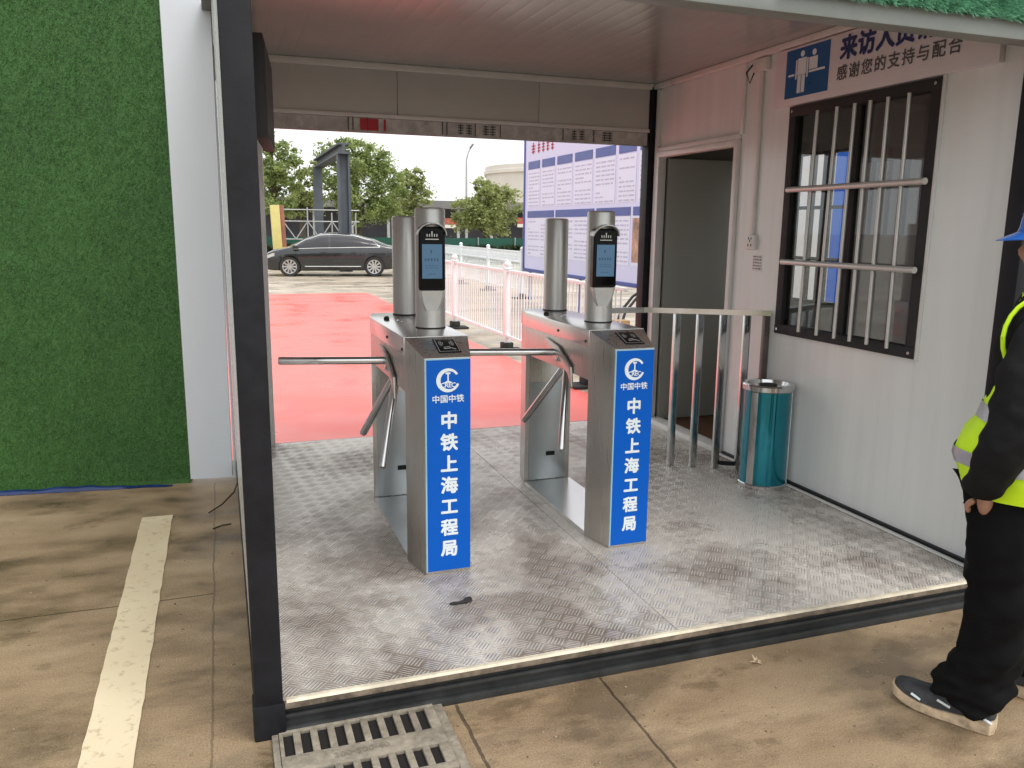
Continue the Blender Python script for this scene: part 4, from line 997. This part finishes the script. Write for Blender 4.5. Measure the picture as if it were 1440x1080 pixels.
# ------------------------------------------------------------------ far things
mf = thing('mesh_fence', 'long low dark green mesh fence behind the hedge', 'fence', (12, 34, 0))
MB().box(.2, 26, 34.0, 34.03, .1, 1.10).build('mesh', M['greenmesh'], mf)
for i in range(15):
    x = .4+i*1.8; b = MB(); b.tube([(x, 33.96, 0), (x, 33.96, 1.14)], .028, 8); b.build('post', M['galv'], mf, True)
gf = thing('steel_portal', 'tall dark steel portal frame standing behind the car', 'frame', (4.1, 30, 0))
b = MB(); b.box(3.96, 4.04, 26.85, 27.15, 0, 4.0); b.box(4.0405, 4.30, 26.97, 27.03, 0, 4.0); b.box(4.3005, 4.38, 26.85, 27.15, 0, 4.0); b.build('column', M['gantry'], gf)
b = MB(); b.box(3.9, 4.25, 33.85, 34.15, 0, 4.0); b.build('column', M['gantry'], gf)
b = MB(); b.box(3.95, 4.35, 26.6, 34.4, 4.0005, 4.06); b.box(4.1, 4.2, 26.6, 34.4, 4.0605, 4.3); b.box(3.95, 4.35, 26.6, 34.4, 4.3005, 4.36); b.build('beam', M['gantry'], gf)
yp = thing('striped_pillar', 'slim yellow pillar with a red edge beside the car bonnet', 'pillar', (1.95, 29, 0))
R_ = Matrix.Rotation(math.radians(-2), 3, 'Y')
MB().box(1.86, 2.18, 28.8, 29.1, .0, 2.3, .03, rot=R_, piv=(1.9, 29, 0)).build('shaft', M['yellow'], yp, True)
MB().box(2.1805, 2.34, 28.9, 29.1, .0, 2.28, .02, rot=R_, piv=(1.9, 29, 0)).build('red_edge', mat('faded red paint', (.30, .12, .08), .6, 0, .2, 3), yp, True)
sc = thing('scaffold_truss', 'light grey scaffold truss of crossed tubes behind the car', 'scaffold', (3.5, 31.5, 0))
for z in (1.05, 1.75, 2.2):
    b = MB(); b.tube([(2.3, 31.5, z), (5.4, 31.5, z)], .022, 8); b.build('rail', M['galv'], sc, True)
for k in range(4):
    b = MB(); b.tube([(2.4+k*.95, 31.5, 0), (2.4+k*.95, 31.5, 2.3-.2*(k > 1))], .025, 8); b.build('standard', M['galv'], sc, True)
for k in range(6):
    xa = 2.4+k*.475; za, zb_ = (1.75, 1.05) if k % 2 == 0 else (1.05, 1.75); b = MB(); b.tube([(xa, 31.47, za), (xa+.475, 31.47, zb_)], .022, 8); b.build('diagonal', M['galv'], sc, True)
sd2 = thing('open_shed', 'long dark open shed with a flat grey roof beyond the trees', 'shed', (12, 52, 0))
b = MB(); b.box(.0, 30, 49.6, 56, 2.75, 3.25); b.build('roof', M['roofgrey'], sd2)
MB().box(.2, 29.8, 53, 53.2, 0, 2.74).build('wall', M['shedwall'], sd2)
for i in range(13):
    x = 1.0+i*2.3; MB().box(x-.09, x+.09, 50.0, 50.2, 0, 2.74).build('column', M['galv'], sd2)
for x0, x1, z in ((12.6, 14.6, 1.75), (18.8, 20.6, 1.85)):
    MB().box(x0, x1, 49.7, 49.78, z, z+.4).build('red_banner', mat('faded red banner', (.42, .08, .06), .6, 0, .2, 2), sd2)
    MB().box(x0, x1, 49.7, 49.78, z-.22, z-.01).build('pale_banner', M['concrete_wall'], sd2)
bd = thing('storage_tank', 'pale beige round storage tank rising behind the notice board', 'tank', (37.6, 86, 0))
b = MB(); b.lathe([(9.0, 0), (9.0, 7.4)], 37.6, 86, 64); b.build('shell', M['concrete_wall'], bd, True)
b = MB(); b.lathe([(9.0, 7.401), (9.25, 7.41), (9.25, 7.75), (9.1, 7.80), (9.1, 8.25), (9.0, 8.3), (.2, 8.9)], 37.6, 86, 64); b.build('rim', M['concrete_wall'], bd, True)
b = MB(); b.lathe([(9.02, 3.3), (9.12, 3.32), (9.12, 3.5), (9.02, 3.52)], 37.6, 86, 64, False); b.build('band', M['galv'], bd, True)

lp = thing('street_lamp', 'slender grey street lamp with a single angled head', 'street lamp', (13.88, 45, 0))
b = MB(); b.tube([(13.88, 45, 0), (13.88, 45, 5.5)], [.085, .055], 10); b.build('pole', M['galv'], lp, True)
b = MB(); b.tube([(13.88, 45, 5.45), (13.98, 45, 5.85), (14.12, 45, 6.12)], [.055, .05, .045], 8); b.build('arm', M['galv'], lp, True)
b = MB(); b.box(14.08, 14.42, 44.88, 45.12, 6.12, 6.22, .04, rot=Matrix.Rotation(math.radians(-55), 3, 'Y'), piv=(14.15, 45, 6.15)); b.build('lamp_head', M['roofgrey'], lp, True)
# bright banners the window glass mirrors
for y, w_, mt_, lb in ((7.705, .245, 'trim', 'widest white banner stand, leftmost of those seen through the barred window'), (7.225, .225, 'trim', 'narrow white banner stand seen through the window, beside the blue one'), (6.88, .11, 'blue_sign', 'blue upright banner stand seen through the barred window'), (6.58, .18, 'boardpanel', 'narrow lavender banner stand seen through the window, right of the blue one')):
    bs = thing('banner_stand', lb, 'banner', (8, y, 0), 'banner stands')
    MB().box(8, 8.02, y-w_, y+w_, .05, 3.0).build('banner', M[mt_], bs); MB().box(7.88, 8.14, y-w_, y+w_, 0.005, .05, .01).build('base', M['galv'], bs)

# ------------------------------------------------------------------ person
F = Vector((-.61, .79, 0)).normalized(); Lf = Vector((-F.y, F.x, 0)); org = Vector((2.2, -.62, 0)) - Lf*.11
PM = Matrix((F, Lf, Vector((0, 0, 1)))).transposed().to_4x4(); PM.translation = org
ps = thing('person', 'worker in blue helmet, yellow vest and black clothes standing with hand at pocket', 'person', tuple(org))
def skin(verts, edges, sub=2, root=0):
    me = bpy.data.meshes.new('tmp'); me.from_pydata([v[0] for v in verts], edges, []); o = bpy.data.objects.new('tmp', me); C.objects.link(o)
    sk_ = o.modifiers.new('s', 'SKIN'); sk_.use_smooth_shade = True
    for i, v in enumerate(verts):
        r = v[1] if isinstance(v[1], tuple) else (v[1], v[1]); me.skin_vertices[0].data[i].radius = r
        me.skin_vertices[0].data[i].use_root = (i == root)
    ss = o.modifiers.new('u', 'SUBSURF'); ss.levels = sub; ss.render_levels = sub
    r = bpy.data.meshes.new_from_object(o.evaluated_get(bpy.context.evaluated_depsgraph_get())); bpy.data.objects.remove(o); bpy.data.meshes.remove(me)
    return r
def put(b, name, mt, par=ps, wob=0., ws=14, fold=None):
    if fold:
        bmesh.ops.recalc_face_normals(b.b, faces=b.b.faces); b.b.normal_update()
        for v in b.b.verts: v.co += v.normal*fold(v.co)
    for v in b.b.verts:
        if wob: v.co += Vector((noise.noise(v.co*ws), noise.noise(v.co*ws+Vector((7, 0, 0))), .4*noise.noise(v.co*ws*.8+Vector((0, 9, 0)))))*wob
        v.co = PM @ v.co
    return b.build(name, mt, par, True)
E_, WR = (-.04, .27, 1.02), (.022, .165, .80)
bv = [((-.075, 0, .86), .12), ((-.09, 0, 1.05), .11), ((-.105, 0, 1.25), .115), ((-.10, 0, 1.36), .07), ((-.10, 0, 1.43), .052), ((-.105, 0, 1.48), .05),
      ((-.11, .17, 1.30), .055), (E_, .04), (WR, .028), ((-.11, -.17, 1.30), .055), ((-.13, -.26, 1.03), .04), ((-.10, -.24, .80), .028),
      ((-.06, .10, .78), .085), ((-.04, .11, .46), .06), ((-.05, .11, .10), .042), ((-.06, -.10, .78), .085), ((-.12, -.16, .46), .06), ((-.185, -.20, .10), .042)]
be = [(0, 1), (1, 2), (2, 3), (3, 4), (4, 5), (2, 6), (6, 7), (7, 8), (2, 9), (9, 10), (10, 11), (0, 12), (12, 13), (13, 14), (0, 15), (15, 16), (16, 17)]
b = MB(); b.mesh(skin(bv, be))
# head: shaped ellipsoid with nose, brow, chin, ears
hm = bmesh.new(); bmesh.ops.create_uvsphere(hm, u_segments=32, v_segments=24, radius=1)
hc = Vector((-.105, 0, 1.545))
for v in hm.verts:
    x, y, z = v.co; q = Vector((x*.098, y*.077, z*.122))
    if z < -.1 and x > 0: q.x += .012*(-z); q.y *= 1+.18*z
    nose = math.exp(-((y/.16)**2))*math.exp(-(((z+.18)/.22)**2))*(x > .3); q.x += .024*nose
    q.x -= .010*math.exp(-(((abs(y)-.38)/.16)**2))*math.exp(-(((z-.02)/.12)**2))*(x > .3)
    q.x += .006*math.exp(-((y/.35)**2))*math.exp(-(((z+.50)/.10)**2))*(x > .3)
    v.co = hc+q
for sg in (1, -1):
    er = bmesh.ops.create_uvsphere(hm, u_segments=12, v_segments=8, radius=1)['verts']
    for v in er: v.co = Vector((hc.x-.012+v.co.x*.020, hc.y+sg*(.078+.010*v.co.y), hc.z-.012+v.co.z*.032))
b._join(hm)
# hands: palm, four bent fingers and thumb, left one half in its pocket
for sg, w_ in ((1, Vector(WR)), (-1, Vector((-.10, -.24, .80)))):
    dn = Vector((-.22, -.36*sg, -.90)).normalized(); fwd = Vector((.95, 0, -.225)).normalized(); sd_ = dn.cross(fwd)
    hv = [(w_, .024), (w_+dn*.045, (.024, .036)), (w_+dn*.085, (.018, .036))]; he = [(0, 1), (1, 2)]
    b.mesh(skin(hv, he, 2))
    for k, L in enumerate((.066, .074, .070, .054)):
        st_ = w_+dn*.085+fwd*(.027-.018*k); c1 = st_+dn*L*.45-sd_*.004*sg; c2 = c1+(dn*.8-sd_*sg*.35+fwd*.1).normalized()*L*.32; c3 = c2+(dn*.5-sd_*sg*.7).normalized()*L*.25
        b.mesh(skin([(st_-dn*.012, .0095), (c1, .009), (c2, .0082), (c3, .007)], [(0, 1), (1, 2), (2, 3)], 1))
    st_ = w_+dn*.03+fwd*.028
    b.mesh(skin([(st_, .012), (st_+(dn*.5+fwd*.7).normalized()*.032, .0105), (st_+(dn*.5+fwd*.7).normalized()*.032+dn*.03, .0085)], [(0, 1), (1, 2)], 1))
body = put(b, 'body', M['skin'])
# eyes
b = MB()
for sg in (1, -1):
    b.mesh(skin([((hc.x+.074, sg*.030, hc.z+.002), .008), ((hc.x+.078, sg*.030, hc.z+.002), .006)], [(0, 1)], 1))
put(b, 'eyes', M['hair'])
# trousers
tvs = [((-.065, 0, .90), (.145, .135)), ((-.045, .045, .80), (.140, .105)), ((-.038, .105, .68), .112), ((-.052, .11, .50), .098), ((-.058, .11, .34), .100), ((-.035, .11, .21), .100), ((-.012, .11, .145), (.112, .112)), ((-.002, .11, .105), (.096, .100)), ((.008, .11, .062), (.100, .108)),
       ((-.07, -.045, .80), (.135, .105)), ((-.075, -.115, .68), .105), ((-.11, -.16, .50), .09), ((-.15, -.19, .30), .09), ((-.165, -.20, .13), .09), ((-.16, -.20, .062), .085)]
te_ = [(0, 1), (1, 2), (2, 3), (3, 4), (4, 5), (5, 6), (6, 7), (7, 8), (0, 9), (9, 10), (10, 11), (11, 12), (12, 13), (13, 14)]
b = MB(); b.mesh(skin(tvs, te_, 3)); 
def tfold(p):
    k = .004+.011*max(0, min(1, (.34-p.z)/.2))+.006*math.exp(-((p.z-.48)/.10)**2)
    return k*(noise.noise(Vector((p.x*5, p.y*5+3, p.z*26+p.x*14)))+.5*noise.noise(Vector((p.x*16, p.y*16, p.z*30))))*1.7+.005*noise.noise(Vector((p.x*22, p.y*22, p.z*3)))
put(b, 'trousers', M['trouser'], wob=.012, ws=9, fold=tfold)
# jacket with sleeves
jv = [((-.07, 0, .84), (.135, .16)), ((-.085, 0, 1.0), (.135, .155)), ((-.10, 0, 1.20), (.13, .165)), ((-.10, 0, 1.34), (.10, .12)), ((-.095, 0, 1.43), .068),
      ((-.085, .15, 1.325), .082), ((-.06, .225, 1.22), .082), ((-.035, .265, 1.04), .080), ((-.01, .245, .92), .074), ((.028, .195, .825), .060), ((.036, .178, .797), .052),
      ((-.105, -.15, 1.325), .080), ((-.10, -.225, 1.22), .078), ((-.13, -.26, 1.04), .072), ((-.12, -.25, .90), .066), ((-.10, -.24, .81), .054)]
je = [(0, 1), (1, 2), (2, 3), (3, 4), (3, 5), (5, 6), (6, 7), (7, 8), (8, 9), (9, 10), (3, 11), (11, 12), (12, 13), (13, 14), (14, 15)]
b = MB(); b.mesh(skin(jv, je, 3)); put(b, 'jacket', M['jacket'], wob=.008, ws=10, fold=lambda p: .011*noise.noise(Vector((p.x*9+p.z*10, p.y*9, p.z*20-p.x*12)))+.005*noise.noise(p*34))
# collar
b = MB(); rows = []
for z, r in ((1.40, .080), (1.45, .072), (1.475, .070), (1.475, .062), (1.42, .062)):
    rows.append([(-.10+r*math.cos(k*2*PI/24), r*math.sin(k*2*PI/24), z) for k in range(24)])
b.loft(rows, cap=False); put(b, 'collar', M['jacket'])
# hi-vis vest: loose shell, flaring in front
def vring(z, f0, fr, bk, wd, n=40):
    r = []
    for k in range(n):
        a = k*2*PI/n; c, s_ = math.cos(a), math.sin(a); r.append((f0+(fr if c > 0 else bk)*abs(c)**.85*(1 if c > 0 else -1), wd*abs(s_)**.8*(1 if s_ > 0 else -1), z))
    return r
VP = [(.775, -.08, .165, .16, .185), (.82, -.08, .185, .165, .195), (.88, -.08, .205, .165, .20), (.95, -.085, .195, .16, .195), (1.02, -.09, .155, .155, .185), (1.10, -.095, .135, .15, .175), (1.18, -.10, .122, .148, .165), (1.26, -.10, .115, .14, .150), (1.32, -.10, .108, .13, .14), (1.37, -.10, .098, .112, .125), (1.40, -.098, .088, .10, .105)]
def vat(z, off=0.):
    for p_, q_ in zip(VP, VP[1:]):
        if p_[0] <= z <= q_[0]:
            t = (z-p_[0])/(q_[0]-p_[0]); m_ = [p_[i]+(q_[i]-p_[i])*t for i in range(5)]; return vring(z, m_[1], m_[2]+off, m_[3]+off, m_[4]+off)
b = MB(); b.loft([vat(.7751+(1.3998-.7751)*i/24) for i in range(25)], cap=False); vest = put(b, 'vest', M['hivis'], wob=.010, ws=12, fold=lambda p: .004*noise.noise(Vector((p.x*26, p.y*26, p.z*7))))
for z0, z1 in ((.865, .91), (1.01, 1.055)):
    b = MB(); b.loft([vat(z0, .004), vat((z0+z1)/2, .005), vat(z1, .004)], cap=False); put(b, 'reflective_band', M['reflective'], vest, wob=.010, ws=12)
b = MB()   # armhole binding standing round the sleeve
pts = []
for k in range(25):
    a = k*2*PI/24; pts.append((-.075+.098*math.cos(a), .160+.012*math.sin(a*1)-.030*max(0, math.sin(a)), 1.275+.125*math.sin(a)))
b.tube(pts, .0065, 8); put(b, 'armhole_edge', M['hivis'], vest)
# shoes
for sg, yaw, fx in ((1, -.16, .0), (-1, -.25, -.15)):
    b = MB(); rows = []; rs = Matrix.Rotation(yaw, 3, 'Z'); o_ = Vector((fx, .11 if sg > 0 else -.20, 0))
    prof = [(-.088, .018, .06), (-.078, .034, .092), (-.03, .040, .108), (.03, .042, .104), (.08, .046, .090), (.13, .048, .078), (.175, .043, .070), (.205, .029, .060), (.218, .012, .046)]
    for x, w_, h in prof:
        lift = .022*max(0, (x-.08)/.13)**2
        rows.append([rs @ Vector((x, w_*math.cos(a), .024+lift+(h-.024)*max(0, math.sin(a))**.62)) + o_ for a in [PI*k/14 for k in range(15)]])
    b.loft(rows, cap=True, closed=True); up_ = put(b, 'shoe', M['shoe'])
    b = MB(); rows = []
    for x, w_, h in prof:
        lift = .022*max(0, (x-.08)/.13)**2; w2 = w_+.006
        rows.append([rs @ Vector((x*1.03, s_*w2, z+lift)) + o_ for s_, z in ((-1, .002), (1, .002), (1.06, .018), (1.0, .032+.016*max(0, min(1, (.06-x)/.12))), (-1.0, .032+.016*max(0, min(1, (.06-x)/.12))), (-1.06, .018))])
    b.loft(rows); put(b, 'sole', M['sole'], up_, wob=.002, ws=60)
    for (x, z, ln) in ((.155, .056, .03), (.075, .066, .04), (-.055, .056, .03)):
        b = MB(); b.tube([rs @ Vector((x, .047 if x > 0 else .041, z)) + o_, rs @ Vector((x-ln, .046 if x > 0 else .040, z-.012)) + o_], .0045, 6)
        put(b, 'shoe_flash', M['letter'], up_)
# helmet: domed shell, ridge, peak
hp = (hc.x-.005, 0, hc.z+.028)
b = MB(); b.lathe([(.128, 0), (.130, .004), (.124, .02), (.120, .05), (.108, .085), (.082, .115), (.045, .132), (.004, .138)], 0, 0, 40, cap=True)
for v in b.b.verts: v.co = Vector((v.co.x*1.05+hp[0], v.co.y*.90, v.co.z+hp[2]))
he_ = put(b, 'helmet', M['helmet'])
b = MB(); top_, bot_ = [], []
for k in range(15):
    a = -1.15+2.3*k/14; ex = .055*math.cos(a*1.25)
    i_ = Vector((hp[0]+.128*math.cos(a), .112*math.sin(a), hp[2]+.012)); o_ = Vector((hp[0]+(.134+max(0, ex))*math.cos(a), (.118+max(0, ex)*.5)*math.sin(a), hp[2]-.006-.010*max(0, ex)/.055))
    top_.append([i_, o_, o_-Vector((0, 0, .003)), i_-Vector((0, 0, .008))])
b.loft(top_); put(b, 'peak', M['helmet'], he_)
b = MB(); b.tube([(hp[0]+.10*math.cos(a)*1.25, 0, hp[2]+.012+.128*math.sin(a)) for a in [.35+2.4*k/12 for k in range(13)]], .010, 8); put(b, 'ridge', M['helmet'], he_)
b = MB(); b.lathe([(.100, -.075), (.103, -.03), (.104, .02), (.09, .06)], 0, 0, 28, False, .9, 2*PI-.9)
for v in b.b.verts: v.co = Vector((v.co.x*.95+hc.x-.004, v.co.y*.80, v.co.z+hc.z+.012))
put(b, 'hair', M['hair'])
b = MB()
for sg in (1, -1):
    b.tube([(hc.x+.094, sg*.032+.024*math.cos(k*2*PI/16), hc.z+.002+.018*math.sin(k*2*PI/16)) for k in range(17)], .0022, 6)
    b.tube([(hc.x+.092, sg*.057, hc.z+.006), (hc.x+.05, sg*.080, hc.z+.006), (hc.x-.02, sg*.088, hc.z+.002)], .0022, 6)
b.tube([(hc.x+.102, -.010, hc.z+.006), (hc.x+.102, .010, hc.z+.006)], .0022, 6)
put(b, 'spectacles', M['black'])
